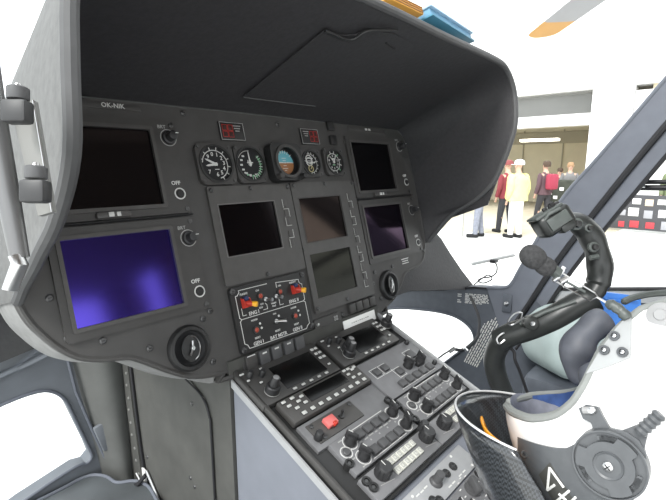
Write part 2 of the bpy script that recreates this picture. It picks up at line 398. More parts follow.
# ---- round gauges
def gauge(cx, cy, w, h, r, label, kind):
    t = thing('round_gauge', label, 'gauge', pan(cx, cy, 0)); D = .009
    hw, hh = w/2, h/2; c = .3*hw
    oc = [(-hw+c, hh), (-hw+c*.3, hh-c*.3), (-hw, hh-c), (-hw, -hh+c), (-hw+c*.3, -hh+c*.3), (-hw+c, -hh), (hw-c, -hh), (hw-c*.3, -hh+c*.3), (hw, -hh+c), (hw, hh-c), (hw-c*.3, hh-c*.3), (hw-c, hh)]
    circ = [(r*cos(2*pi*i/40), r*sin(2*pi*i/40)) for i in range(40)]
    MB().plate_hole(oc, circ, 0, D).build('bezel', BEZEL, t)
    MB().ring((0, 0, 0), r*.97, r*1.09, D-.001, D+.002, 40).build('rim', BLACK, t)
    MB().cyl((0, 0, .001), r, .003, n=40).build('dial', DARK, t)
    m = MB(); z = .0041
    def tick(a, r0, r1, wd, mi=0):
        m.line([(r0*cos(a), r0*sin(a)), (r1*cos(a), r1*sin(a))], wd, z, mi=mi)
    def arc(a0, a1, rr, wd, mi=0, k=20):
        m.line([(rr*cos(a0+(a1-a0)*i/k), rr*sin(a0+(a1-a0)*i/k)) for i in range(k+1)], wd, z, mi=mi)
    nd = MB(); zn = .006
    def needle(a, L, wd, tail=.15):
        dx, dy = cos(a), sin(a)
        nd.prism([(-dx*L*tail-dy*wd, -dy*L*tail+dx*wd), (-dx*L*tail+dy*wd, -dy*L*tail-dx*wd), (dx*L*.8+dy*wd*.7, dy*L*.8-dx*wd*.7), (dx*L, dy*L), (dx*L*.8-dy*wd*.7, dy*L*.8+dx*wd*.7)], zn, zn+.0008)
    if kind == 'air':
        arc(radians(170), radians(-75), r*.80, .0016)
        for i in range(9): a = radians(160-i*28); tick(a, r*.80, r*.97, .0016)
        for i, n in enumerate('0123456'): a = radians(100-i*31); m.text('0 1 2 3 4 5 6'.split()[i], r*.32, r*.58*cos(a), r*.58*sin(a), z, bold=.02)
        m.text('9', r*.3, r*.58*cos(2.3), r*.58*sin(2.3), z, bold=.02); m.text('7', r*.3, -r*.45, -r*.42, z, bold=.02)
        m.line([(-.002, -r*.28), (.006, -r*.28)], .0012, z)
        needle(radians(155), r*.72, .0022); needle(radians(188), r*.66, .0024)
    elif kind == 'engine':
        arc(radians(85), radians(150), r*.84, .0011); arc(radians(40), radians(-70), r*.80, .0018, 1)
        for i in range(12): a = radians(35-i*11); tick(a, r*.72, r*.92, .0014, i % 2)
        for i in range(6): a = radians(130+i*26); m.box((r*.62*cos(a), r*.66*sin(a), z), (.0058, .0035, .0006))
        for i in range(5): a = radians(-62-i*18); m.box((r*.66*cos(a), r*.7*sin(a), z), (.0045, .0030, .0006), mi=i % 2)
        m.text('AIR', r*.2, 0, r*.2, z, bold=.02)
        needle(radians(92), r*.85, .0014); nd.box((0, r*.1, zn), (.014, .0022, .001))
    elif kind == 'alt':
        arc(radians(0), radians(360), r*.72, .0018, 0, 28)
        for i in range(12): tick(radians(i*30+15), r*.72, r*.93, .0022, i % 3 == 1)
        for i in range(10): m.text(str(i), r*.26, r*.52*cos(radians(90-i*36)), r*.52*sin(radians(90-i*36)), z, bold=.02)
        m.box((0, r*.28, z), (.011, .0035, .0006)); m.box((0, -r*.22, z), (.009, .0022, .0006), mi=1)
        needle(radians(60), r*.75, .0013); needle(radians(130), r*.5, .0016)
    elif kind == 'vert':
        arc(radians(100), radians(-90), r*.80, .0012)
        for i in range(10): tick(radians(90-i*20), r*.80, r*.95, .0012)
        for dy in (.34, .14): arc(radians(30), radians(330), r*.01, .0001); m.ring((-r*.05, r*dy, 0), r*.30, r*.38, z, z+.0005, 16)
        m.box((0, r*.42, z), (r*.9, .0014, .0006)); m.box((r*.1, r*.05, z), (r*1.0, .0018, .0006)); m.box((-r*.2, r*.2, z), (r*.7, .0014, .0006))
        m.ring((0, -r*.45, 0), r*.22, r*.30, z, z+.0005, 16, mi=2); m.line([(0, -r*.45), (r*.12, -r*.30)], .002, z, mi=2)
        needle(radians(10), r*.8, .0012)
    m.build('scale', [WHITE, mat('pale_green_print', (.25, .5, .3), .6), mat('brass_print', (.42, .36, .18), .6)], t)
    nd.cyl((0, 0, .004), r*.09, .0035, n=12); nd.build('needle', WHITE, t)
    for sx in (-1, 1):
        for sy in (-1, 1):
            MB().lathe([(.0032, D), (.0032, D+.0015), (0, D+.0015)], (sx*hw*.82, sy*hh*.82, 0), 8).build('screw', DULL, t)
    return t
gauge(-.178, .185, .080, .078, .0335, 'airspeed gauge at the left end of the dial row, two white needles pointing left', 'air')
gauge(-.098, .185, .074, .076, .0330, 'second round gauge from the left, dial edged with green marks', 'engine')
gauge(.073, .188, .068, .064, .0275, 'round gauge right of the artificial horizon with a small brass inner dial', 'vert')
gauge(.154, .191, .070, .066, .0290, 'altimeter at the right end of the dial row with a full circle of white numerals', 'alt')
t = thing('artificial_horizon', 'artificial horizon with blue and brown ball in the middle of the dial row', 'gauge', pan(-.010, .187, 0))
oc = rrect(-.043, -.040, .043, .040, .014)
r = .034
MB().plate_hole(oc, [(r*cos(2*pi*i/40), r*sin(2*pi*i/40)) for i in range(40)], 0, .022).build('bezel', BLACK, t)
MB().ring((0, 0, 0), .030, .036, .022, .026, 40).build('rim', BEZEL, t)
MB().cyl((0, 0, .001), .034, .006, n=32).build('dial', DARK, t)
def cap(r, a0, a1, n=24): return [(r*cos(a0+(a1-a0)*i/n), r*sin(a0+(a1-a0)*i/n)) for i in range(n+1)]
b = MB(); b.prism(cap(.0255, 0, pi), .007, .010, 0); b.prism(cap(.0255, pi, 2*pi), .007, .010, 1); b.build('horizon_ball', [SKYB, EARTH], t)
m = MB()
for a in (40, 60, 75, 90, 105, 120, 140): m.line([(.0215*cos(radians(a)), .0215*sin(radians(a))), (.0265*cos(radians(a)), .0265*sin(radians(a)))], .0014, .0102)
for y, w in ((.010, .012), (.005, .008), (-.006, .008), (-.012, .014), (-.016, .006)): m.box((0, y, .0103), (w, .0009, .0006))
m.box((0, 0, .0104), (.050, .0010, .0006)); m.build('scale', WHITE, t)
m = MB(); m.box((-.012, 0, .0118), (.014, .0018, .0012)); m.box((.012, 0, .0118), (.014, .0018, .0012)); m.cyl((0, 0, .0112), .0016, .0014, n=10)
m.build('aircraft_symbol', WHITE, t)
MB().lathe([(.0065, .022), (.006, .033), (.004, .034), (0, .034)], (.033, -.032, 0), 16).build('setting_knob', BLACK, t)
MB().lathe([(.0065, .022), (.006, .033), (.004, .034), (0, .034)], (-.033, -.032, 0), 16).build('cage_knob', BEZEL, t)

# ---- warning lamp blocks
def warning(x, label, flip):
    t = thing('warning_lamp_block', label, 'warning lamps', pan(x, .2510, 0))
    MB().box((0, 0, .002), (.058, .037, .004), .001).build('plate', BLACK, t)
    m = MB(); m.line([(-.0275, -.017), (.0275, -.017), (.0275, .017), (-.0275, .017)], .0010, .004, closed=True); m.build('outline', GREYPRINT, t)
    sx = -1 if not flip else 1; cx = sx*.011
    m = MB()
    for i in (-1, 1):
        for j in (-1, 1): m.line([(cx+i*.0065-.0055, j*.0065-.0055), (cx+i*.0065+.0055, j*.0065-.0055), (cx+i*.0065+.0055, j*.0065+.0055), (cx+i*.0065-.0055, j*.0065+.0055)], .0009, .0047, closed=True)
    m.build('red_legend', REDPRINT, t)
    for i in (-1, 1):
        for j in (-1, 1): MB().box((cx+i*.0065, j*.0065, .0042), (.009, .009, .001), .0003).build('lamp', mat('red_unlit', (.045, .016, .014), .5), t)
    m = MB()
    for k in range(3): m.box((-sx*.012, .011-k*.005, .0042), (.018-k*.004, .0018, .0006))
    m.build('caption_lines', GREYPRINT, t)
warning(-.124, 'red-lined warning lamp block above the leftmost dials', False)
warning(.091, 'red-lined warning lamp block above the altimeter, caption on its left half', True)

# ---- engine switch panel
S = thing('engine_switch_panel', 'black switch panel with two red and yellow guarded engine switches', 'switch panel', pan())
MB().prism(rrect(-.205, -.170, -.016, -.047, .006), 0, .007).build('plate', BLACK, S)
m = MB(); z = .007
def notch(x0, y0, x1, y1, c=.009):
    return [(x0+c, y1), (x0+c, y1-.004), (x0+.004, y1-c), (x0, y1-c), (x0, y0), (x1, y0), (x1, y1-c), (x1-.004, y1-c), (x1-c, y1-.004), (x1-c, y1)]
m.line([(-.118, -.054), (-.185, -.054), (-.185, -.058), (-.190, -.063), (-.194, -.063), (-.194, -.104), (-.190, -.1075), (-.031, -.1075), (-.027, -.104), (-.027, -.072), (-.031, -.070), (-.034, -.066), (-.034, -.061), (-.095, -.056)], .0012, z)
m.line([(-.190, -.1075), (-.194, -.111), (-.194, -.152), (-.188, -.156), (-.185, -.163), (-.038, -.165), (-.034, -.160), (-.027, -.156), (-.027, -.111), (-.031, -.1075)], .0012, z)
m.line([(-.186, -.088), (-.186, -.1015), (-.178, -.1015)], .0011, z); m.line([(-.130, -.090), (-.127, -.094), (-.127, -.1015), (-.137, -.1015)], .0011, z)
m.line([(-.095, -.0565), (-.095, -.066)], .0011, z); m.line([(-.095, -.088), (-.095, -.1015), (-.086, -.1015)], .0011, z)
m.build('outline', WHITE, S)
m = MB()
for tx, sz, x, y in (('ENG I', .0095, -.160, -.1015), ('ENG II', .0095, -.057, -.1015), ('GEN I', .0095, -.163, -.1585), ('BAT MSTR', .0095, -.113, -.1590), ('GEN II', .0095, -.062, -.1590),
                     ('FLIGHT', .0055, -.175, -.0625), ('FLIGHT', .0055, -.051, -.0640), ('ON', .0050, -.143, -.0625), ('ON', .0050, -.087, -.0640), ('NORM', .0050, -.163, -.1150), ('RESET', .0050, -.163, -.1490),
                     ('ON', .0050, -.113, -.1155), ('RESET', .0050, -.113, -.1490), ('NORM', .0050, -.062, -.1150), ('RESET', .0050, -.062, -.1490), ('OFF', .0045, -.138, -.090), ('IDLE', .0045, -.142, -.096), ('TRAIN', .0045, -.110, -.0945), ('IDLE', .0045, -.110, -.100)):
    m.text(tx, sz, x, y, z, bold=.015)
m.build('lettering', WHITE, S)
for x, y in ((-.199, -.053), (-.022, -.053), (-.199, -.163), (-.022, -.163)):
    m = MB(); m.lathe([(.0055, .007), (.0055, .0095), (.0035, .0105), (0, .0105)], (x, y, 0), 14); m.box((x, y, .0108), (.006, .001, .0008), mi=1); m.build('screw', [DULL, DARK], S)
for gx in (-.176, -.050):
    m = MB(); m.box((gx, -.0815, .010), (.014, .013, .006), .001)
    for s in (-1, 1): m.prism([(-.088, .007), (-.069, .007), (-.071, .015), (-.079, .018), (-.088, .015)], gx+s*.0072-.0008, gx+s*.0072+.0008, T=Matrix(((0, 0, 1, 0), (1, 0, 0, 0), (0, 1, 0, 0), (0, 0, 0, 1))))
    g = m.build('switch_guard', RED, S)
    m = MB(); m.box((gx, -.071, .012), (.009, .009, .010), .002); m.build('switch_base', mat('dark_blue_plastic', (.02, .03, .09), .4), S)
    m = MB(); m.tube([(gx, -.079, .012), (gx+.003, -.081, .018), (gx+.006, -.083, .023)], [.0044, .0048, .0040], 14); m.build('lever_shaft', RED, g)
    m = MB(); m.tube([(gx+.005, -.082, .020), (gx+.009, -.084, .026), (gx+.011, -.085, .029)], [.0042, .0056, .0050], 14); m.build('lever_tip', YEL, g)
for x, y in ((-.139, -.074), (-.089, -.076), (-.163, -.134), (-.062, -.132)):
    m = MB(); m.ring((x, y, 0), .005, .0068, .007, .010, 16, mi=1); m.lathe([(.005, .007), (.005, .009), (.003, .011), (0, .0115)], (x, y, 0), 16); m.build('push_light', [LEDRED, BEZEL], S)
for x, y, dx in ((-.128, -.083, .002), (-.101, -.083, 0), (-.113, -.130, .012)):
    m = MB(); m.lathe([(.0045, .007), (.0045, .010), (.003, .011), (0, .011)], (x, y, 0), 14); m.tube([(x, y, .010), (x+dx*.6, y-.001, .020), (x+dx, y-.002, .026)], [.0018, .0026, .0036], 10); m.build('toggle_lever', METAL, S)
for x, y in ((-.152, -.1245), (-.150, -.1335), (-.051, -.124), (-.049, -.1335), (-.104, -.1215)):
    MB().cyl((x, y, .007), .0022, .0012, n=10).build('indicator_dot', WHITE, S)
# ---- push buttons below the switch panel
t = thing('push_button_row', 'row of five square push buttons between the switch panel and the left radio', 'buttons', pan())
MB().box((-.128, -.1885, .002), (.152, .030, .004), .001).build('strip', PANEL, t)
for i, x in enumerate((-.189, -.158, -.128, -.096, -.066)):
    m = MB(); m.box((x, -.187, .007), (.0235, .026, .010), .0015); b = m.build('button', BTN if i != 0 else BEZEL, t)
    if i in (1, 2, 3): 
        m = MB(); m.box((x, -.1795, .0122), (.010, .0026, .0006)); m.build('legend', WHITE, b)
    if i == 0: MB().box((x, -.1755, .0122), (.018, .0016, .0006)).build('legend', WHITE, b)
t = thing('push_button_row', 'row of four dark square buttons under the double display, above the white plate', 'buttons', pan())
for x in (.115, .140, .165, .191):
    MB().box((x, -.158, .005), (.021, .022, .010), .0015).build('button', BEZEL, t)
t = thing('sliding_cover', 'long thin grey cover bar with a steel pin between the buttons and the white plate', 'cover', pan())
MB().prism(rrect(-.012, -.178, .074, -.155, .005), 0, .006).build('bar', BEZEL, t)
MB().lathe([(.0035, .006), (.0035, .009), (0, .0105)], (-.004, -.166, 0), 12).build('pin', METAL, t)
m = MB(); 
for i in range(4): m.ring((.052+(i % 2)*.007, -.163-(i//2)*.006, 0), .0015, .0027, .006, .0068, 10)
m.build('dial_marks', GREYPRINT, t)
o = MB(); o.box((0, 0, .001), (.118, .0235, .002), .0004)
for j in range(1): o.text('', .01, 0, 0, 0) if 0 else None
for i in range(9): o.box((-.030+i*.0075, .001, .0022), (.0055 if i % 3 else .003, .0022, .0004), mi=1)
o = o.build('white_placard', [mat('white_label', (.80, .80, .78), .5), GREYPRINT]); o.matrix_world = pan(.135, -.1915, .004) ; tag(o, 'white printed strip stuck above the right-hand radio', 'label')

# ================================================================ SHROUD
rim = [(-.519, .002, .022), (-.519, .012, .050), (-.519, .025, .085), (-.522, .045, .17), (-.520, .068, .235), (-.518, .112, .300), (-.512, .18, .318), (-.500, .248, .320), (-.478, .310, .32), (-.43, .345, .32),
       (-.2, .357, .32), (0, .358, .32), (.21, .352, .32), (.43, .349, .32), (.495, .336, .32), (.53, .290, .316), (.532, .22, .305), (.530, .174, .286), (.53, .12, .252), (.53, .072, .211), (.53, .040, .150), (.528, .017, .079), (.510, -.045, .0)]
bak = [(-.517, .002, 0), (-.517, .012, 0), (-.517, .025, 0), (-.516, .050, 0), (-.515, .075, 0), (-.513, .12, 0), (-.508, .18, 0), (-.498, .23, 0), (-.475, .27, 0), (-.43, .290, 0),
       (-.2, .293, 0), (0, .293, 0), (.21, .291, 0), (.43, .291, 0), (.475, .285, 0), (.495, .255, 0), (.501, .20, 0), (.502, .15, 0), (.502, .10, 0), (.502, .06, 0), (.502, .030, 0), (.502, .008, 0), (.500, -.05, 0)]
SH = thing('glareshield', 'deep black shroud hooding the whole instrument panel, curved down at both ends', 'glareshield', pan())
ri = spline(rim, 5); bi = spline(bak, 5); n = len(ri)
def offs(c, k, dd):
    a = c[max(0, k-1)]; b = c[min(n-1, k+1)]; t = V((b.x-a.x, b.y-a.y, 0)).normalized(); return V((-t.y, t.x, 0))*dd
layers = 8
inner = [[bi[k].lerp(ri[k], j/layers) + (V((0, 0, 0))) for k in range(n)] for j in range(layers+1)]
TH = .011
outer = [[inner[j][k]+offs(inner[j], k, TH) for k in range(n)] for j in range(layers+1)]
def grid(mb, rows, mi=0):
    nn = len(rows[0]); vs = [p for r in rows for p in r]; fs = []
    for j in range(len(rows)-1):
        for k in range(nn-1): fs.append((j*nn+k, j*nn+k+1, (j+1)*nn+k+1, (j+1)*nn+k))
    mb._add(vs, fs, mi)
m = MB(); grid(m, inner); grid(m, [[p+offs(r, k, .002) for k, p in enumerate(r)] for r in inner]); 
m.build('lining', LEATHER, SH)
# outer skin carries on forward past the board as the body of the dash
cl = lambda y: max(0, min(1, (y-.03)/.2))
fwd = [[V((p.x, p.y-.02*cl(p.y), -.12)) for p in outer[0]], [V((p.x*.98, p.y-.07*cl(p.y), -.22)) for p in outer[0]]]
m = MB(); grid(m, [fwd[1], fwd[0]]+outer); m.build('outer_skin', LEATHER_OUT, SH)
m = MB(); mid = [ri[k]+offs(ri, k, TH/2) for k in range(n)]
m.tube(mid, .0078, 10); m.build('edge_bead', RIM, SH)
# flap seam and recess on the underside
def und(x, z, d=.003): return V((x, .292+(.357-.292)*z/.32-d, z))
fl = [(-.123, .055), (.068, .058), (.16, .10), (.20, .22), (.13, .285), (.05, .290), (-.011, .278), (-.024, .262), (-.046, .253), (-.091, .250)]
UN = fl
m = MB(); pts = [und(x, z, .0015) for x, z in UN]; nn = len(pts)
m._add([p for p in pts]+[p-V((0, .002, 0)) for p in pts], [list(range(nn)), list(range(nn, 2*nn))]+[(i, (i+1) % nn, nn+(i+1) % nn, nn+i) for i in range(nn)])
m.build('underside_flap', LEATHER, SH)
MB().tube([und(-.123, .055, .004), und(.068, .058, .004)], .0012, 6).build('flap_hinge', RIM, SH)
MB().tube(spline([und(-.091, .252, .004), und(-.046, .252, .007), und(-.024, .258, .008), und(-.011, .282, .007), und(.05, .300, .005)]), [.0028]*25, 8).build('pull_strap', BLACK, SH)
MB().tube([und(.059, .268, .004), und(.096, .262, .004)], .0022, 6).build('recess', DARK, SH)
# small flap hanging below the right end of the shroud
m = MB(); fp = [(.075, .0), (.045, .0), (.020, .057), (.007, .073), (.022, .190), (.085, .232), (.13, .20), (.09, .06)]
m._add([V((.536, y, z)) for y, z in fp]+[V((.542, y, z)) for y, z in fp], [list(range(8)), list(range(8, 16))]+[(i, (i+1) % 8, 8+(i+1) % 8, 8+i) for i in range(8)])
m.build('side_flap', LEATHER, SH)
# lobe shell below the board
DS = thing('dash_shell', 'rounded grey shell wrapping the lower edge of the instrument panel', 'dash shell', pan())
lob = [(-.517, .06), (-.521, .017)]+OUT[4:25]+[(.499, .05)]
ctr = spline([(x, y, 0) for x, y in lob], 3)
def loff(d, z, sc=1): 
    o = []
    for k, p in enumerate(ctr):
        a = ctr[max(0, k-1)]; b = ctr[min(len(ctr)-1, k+1)]; t = (b-a).normalized(); o.append(V(((p.x+t.y*d)*sc, (p.y-t.x*d), z)))
    return o
m = MB(); grid(m, [loff(.0005, -.012), loff(.003, -.012), loff(.006, -.03), loff(.006, -.06), loff(.004, -.11), loff(-.010, -.18, .985), loff(-.035, -.24, .96)]); m.build('skin', mat('dash_shell_paint', (.21, .21, .205), .7, noise=.1, scale=60, bump=.2), DS)
m = MB(); grid(m, [loff(-.002, -.016), loff(.0036, -.016), loff(.0044, .000), loff(.003, .0025), loff(.0, .003), loff(-.004, .0005)]); m.build('edge_lip', BEZEL, DS)
# black wing between panel and right side wall
m = MB(); w = [(.504, .12), (.535, .048), (.585, .004), (.650, -.050), (.690, -.105), (.745, -.172), (.81, -.240), (.80, -.252), (.717, -.234), (.59, -.208), (.426, -.176), (.301, -.176), (.30, -.15), (.40, -.13), (.49, -.06)]
m.prism(w, -.045, -.032); o = m.build('trim_1', LEATHER); o.matrix_world = pan(); structure(o)

# ================================================================ CENTRE CONSOLE
K = thing('centre_console', 'sloping grey console between the seats that holds the radios', 'console', MC)
MB().box((-.004, -.158, -.012), (.440, .336, .014), .002).build('mounting_frame', BLACK, K)
for x in (-.222, .212):
    MB().box((x, -.22, .001), (.007, .46, .012), .002).build('side_rail', BEZEL if x < 0 else CPANEL2, K)
# body in world axes: left face pale
def cpt(s, h): 
    v = MC @ V((0, -s, h)); return (v.y, v.z)
a = cpt(.01, -.016); b = cpt(.62, -.016)
prof = [a, b, (b[0], .56), (a[0], .56)]
INV = MC.inverted()
def body(x0, x1, prof, name, mt, par):
    m = MB(); m.T = INV @ Matrix(((0, 0, 1, 0), (1, 0, 0, 0), (0, 1, 0, 0), (0, 0, 0, 1))); m.prism(prof, x0, x1); return m.build(name, mt, par)
body(-.2285, .216, prof, 'body', SIDE, K)
a = cpt(.0, -.006); b = cpt(.62, -.006); c = cpt(.62, -.020); d = cpt(.0, -.020)
body(-.2315, -.2285, [a, b, c, d], 'edge_strip', CPANEL2, K)
for x, s in ((-.178, .249), (-.178, .286), (-.176, .299), (.0, .215), (.003, .24), (.004, .256), (-.006, .198), (.002, .290)):
    m = MB(); m.ring((x, -s, 0), .0045, .0078, -.004, .008, 16); m.lathe([(.0048, -.004), (.0048, .005), (.003, .0065), (0, .0065)], (x, -s, 0), 12, 1); m.build('fastener', [BLACK, DULL], K)

def cbox(m, x0, s0, x1, s1, h0, h1, bev=.001, mi=0): m.box(((x0+x1)/2, -(s0+s1)/2, (h0+h1)/2), (abs(x1-x0), abs(s1-s0), h1-h0), bev, mi)
def dual_knob(t, x, s, h, sc=1.):
    m = MB(); m.lathe([(.0155*sc, 0), (.0145*sc, .016*sc), (.0128*sc, .018*sc), (0, .018*sc)], (x, -s, h), 24); k = m.build('outer_knob', KNOB, t)
    m = MB(); m.ring((x, -s, h), .0150*sc, .0158*sc, .0015, .0028, 24); m.build('skirt_line', GREYPRINT, k)
    m = MB(); m.lathe([(.0095*sc, .018*sc), (.0088*sc, .036*sc), (.0075*sc, .038*sc), (0, .038*sc)], (x, -s, h), 20); k2 = m.build('inner_knob', KNOB, t)
    MB().lathe([(.0062*sc, .038*sc), (.0045*sc, .0388*sc), (0, .0388*sc)], (x, -s, h), 16).build('cap', mat('knob_cap_grey', (.22, .22, .22), .35), k2)
def small_knob(t, x, s, h, r=.006, hh=.014):
    m = MB(); m.lathe([(r, 0), (r*.9, hh*.85), (r*.7, hh), (0, hh)], (x, -s, h), 16); m.build('small_knob', KNOB, t)
def pointer_knob(t, x, s, h, rot=.6, r=.0102, ringm=True):
    if ringm:
        m = MB(); m.ring((x, -s, h), r*1.22, r*1.36, 0, .0006, 28); m.build('knob_circle', WHITE, t)
    m = MB(); m.lathe([(r, 0), (r, .006), (r*.86, .009), (r*.80, .018), (0, .018)], (x, -s, h), 20)
    m.T = Matrix.Translation((x, -s, h+.009)) @ Matrix.Rotation(rot, 4, 'Z'); m.box((0, .002, .007), (r*.55, r*2.1, .016), .002)
    k = m.build('pointer_knob', KNOB, t)
    m = MB(); m.T = Matrix.Translation((x, -s, h+.0242)) @ Matrix.Rotation(rot, 4, 'Z'); m.box((0, r*.6, 0), (.0012, r*.8, .0006)); m.build('pointer_line', WHITE, k)
def skey(t, x, s, h, w=.0075, d=.0055, mt=KEYW, nm='key', hh=.0022):
    m = MB(); cbox(m, x-w/2-.0012, s-d/2-.0012, x+w/2+.0012, s+d/2+.0012, h, h+.0008, .0003, 1); cbox(m, x-w/2, s-d/2, x+w/2, s+d/2, h, h+hh, .0006, 0)
    return m.build(nm, [mt, BLACK], t)
def sqbtn(t, x, s, h, w=.0175, hh=.006, outline=False, mt=BTN):
    m = MB(); m.box((x, -s, h+hh/2), (w, w*.95, hh), .0018); b = m.build('push_button', mt, t)
    if outline:
        m = MB(); a = w*.68; m.line([(x-a, -s-a), (x+a, -s-a), (x+a, -s+a), (x-a, -s+a)], .0011, h, closed=True); m.build('button_outline', WHITE, b)

def nav_radio(dx, label):
    t = thing('navigation_radio', label, 'radio', con(dx, 0, 0)); h = .007
    m = MB(); cbox(m, 0, .004, .198, .092, -.006, h, .003); m.build('case', BEZEL, t)
    m = MB(); cbox(m, .064, .022, .170, .079, h-.0005, h+.0008, .0004); m.build('screen', mat('radio_screen', (.004, .004, .004), .25, spec=.3), t)
    dual_knob(t, .034, .070, h, .9)
    small_knob(t, .020, .022, h); small_knob(t, .042, .030, h)
    for x, s in ((.010, .012), (.030, .014), (.012, .030), (.030, .044), (.050, .016)): skey(t, x, s, h, .009 if s < .013 else .006, .0035)
    for i in range(5): skey(t, .076+i*.021, .0855, h, .0085, .0045)
    for i in range(3):
        for j in range(2): skey(t, .179+j*.0105, .022+i*.013, h)
    skey(t, .183, .070, h, .007, .004)
    return t
nav_radio(-.228, 'dark radio unit at the upper left of the console beside the first screen')
nav_radio(-.018, 'dark radio unit at the upper right of the console below the white strip')
RN = [o for o in bpy.data.objects if o.name == 'navigation_radio.001'][0]
for q_ in ((.041, .058), (.205, .040)): dual_knob(RN, q_[0], q_[1], .007, .9)
t = thing('control_display_unit', 'raised unit with narrow screen and key row below the upper left radio', 'radio', con()); h = .011
m = MB(); cbox(m, -.206, .096, .002, .147, -.004, h, .003); m.build('case', BEZEL2, t)
m = MB(); cbox(m, -.149, .101, -.045, .127, h-.0005, h+.0008, .0004); m.build('screen', MATS['radio_screen'], t)
for i in range(9): skey(t, -.178+i*.0205, .1385, h, .009, .0065)
for x, s in ((-.196, .103), (-.192, .114), (-.176, .103), (-.170, .114), (-.158, .108), (-.182, .124), (-.160, .122), (-.036, .102), (-.024, .102), (-.034, .113), (-.016, .107), (-.030, .124), (-.012, .124), (-.008, .104)): skey(t, x, s, h, .0085, .005)
t = thing('locator_transmitter_panel', 'small plate with a red switch cap below the narrow-screen unit', 'switch panel', con()); h = .004
m = MB(); cbox(m, -.190, .157, -.076, .196, -.004, h, .001); m.build('plate', BEZEL2, t)
m = MB(); cbox(m, -.160, .165, -.136, .184, h, .013, .002); g = lab(m.build('switch_cap', PALERED, t), 'pale red switch cap')
m = MB(); cbox(m, -.150, .180, -.142, .187, .008, .015, .001); m.build('tab', RED, g)
m = MB(); m.lathe([(.006, h), (.006, h+.003), (0, h+.003)], (-.118, -.175, 0), 14); m.tube([(-.118, -.175, h), (-.118, -.173, h+.014)], [.002, .003], 8); m.build('toggle_lever', DULL, t)
for x, s in ((-.182, .163), (-.084, .163), (-.176, .191)): MB().lathe([(.004, h), (.004, h+.0015), (0, h+.002)], (x, -s, 0), 10).build('screw', DULL, t)
small_knob(t, -.188, .186, h, .0075, .016)
t = thing('blank_cover_plate', 'plain grey cover plate beside the red-capped switch plate', 'cover', con())
m = MB(); cbox(m, -.203, .150, .003, .205, -.006, .0015, .001); m.build('plate', CPANEL, t)

def audio(dx, label):
    t = thing('audio_control_panel', label, 'audio panel', con(dx, 0, 0)); h = .004
    m = MB(); cbox(m, -.182, .2055, -.002, .270, -.006, h, .0012); m.build('plate', CPANEL, t)
    for x, s, r in ((-.146, .218, .5), (-.025, .218, -.2), (-.147, .250, .3), (-.024, .250, -.5)): pointer_knob(t, x, s+.004, h, r)
    for i in range(4):
        sqbtn(t, -.121+i*.0235, .2205, h, .0175, .007); sqbtn(t, -.121+i*.0235, .2565, h, .0175, .007)
    m = MB(); m.ring((-.166, -.232, h), .0095, .0112, 0, .0006, 24); m.cyl((-.166, -.232, h), .0068, .004, bev=.001, mi=1); m.build('round_button', [WHITE, BTN], t)
    m = MB()
    m.line([(-.133, -.2068), (-.040, -.2068)], .0014, h, mi=1); m.line([(-.133, -.2662), (-.038, -.2662)], .0014, h, mi=1)
    for i in range(7): m.box((-.128+i*.014, -.2315-(i % 2)*.001, h+.0003), (.006+.003*(i % 3), .0022, .0005))
    for i in range(5): m.box((-.132+i*.024, -.2385, h+.0003), (.003, .003, .0005))
    for x, s in ((-.160, .211), (-.165, .247), (-.158, .266), (-.012, .262)): m.box((x, -s, h+.0003), (.009, .0022, .0005))
    m.build('printed_legend', [GREYPRINT, WHITE], t)
audio(0, 'left audio panel with four pointer knobs around two rows of square buttons')
audio(.196, 'right audio panel of pointer knobs and square buttons, beside the chin window frame')
t = thing('autopilot_panel', 'grey panel with outlined square buttons and two pointer knobs below the right radio', 'switch panel', con()); h = .004
m = MB(); cbox(m, .006, .100, .203, .202, -.006, h, .0012); m.build('plate', CPANEL, t)
for x, s in ((.034, .1365), (.062, .1365)): sqbtn(t, x, s, h, outline=True)
sqbtn(t, .086, .160, h, outline=True); sqbtn(t, .159, .139, h, .022, outline=True)
for i in range(5): sqbtn(t, .060+i*.0265, .1860, h, .0175, .007)
m = MB(); m.line([(.050, -.1955), (.178, -.1955)], .0011, h); m.build('underline', WHITE, t)
pointer_knob(t, .120, .158, h, .4, .011, False); pointer_knob(t, .160, .1635, h, -.3, .011, False)
for x, s in ((.185, .108), (.190, .185), (.145, .168)): small_knob(t, x, s, h, .0055, .009)
def keypad(dx, x0, x1, label, kxs, kn, nk):
    t = thing('keypad_radio', label, 'radio', con(dx, 0, 0)); h = .004
    m = MB(); cbox(m, x0, .2765, x1, .320, -.006, h, .0012); m.build('plate', CPANEL, t)
    for i in range(nk):
        for s in (.2865, .3035):
            x = kxs+i*.0132
            m = MB(); cbox(m, x-.0056, s-.0058, x+.0056, s+.0058, h, h+.005, .0012); k = m.build('key', CREAM, t)
            m = MB(); m.line([(x-.0028, -s-.003), (x+.0028, -s-.003), (x+.0028, -s+.003), (x-.0028, -s+.003)], .0008, h+.0051, closed=True); m.build('key_symbol', GREYPRINT, k)
    for x, s in kn:
        m = MB(); m.lathe([(.0155, 0), (.0150, .020), (.0125, .024), (0, .024)], (x, -s, h), 24)
        for a in range(12): m.box((.0150*cos(a*pi/6), .0150*sin(a*pi/6), .011), (.0022, .0022, .018), T=Matrix.Translation((x, -s, h)))
        for v_ in m.bm.verts: v_.co = V((x, -s, h))+(v_.co-V((x, -s, h)))*.86
        k = m.build('ribbed_knob', KNOB, t)
        MB().box((x, -s+.006, h+.0209), (.0012, .009, .0006)).build('pointer_line', WHITE, k)
        m = MB(); m.line([(x-.017, -s-.012), (x+.012, -s-.0175)], .0009, h); m.build('print', GREYPRINT, t)
keypad(0, -.186, .0015, 'left keypad radio with two rows of cream keys between black knobs', -.117, ((-.145, .292), (-.014, .293)), 6)
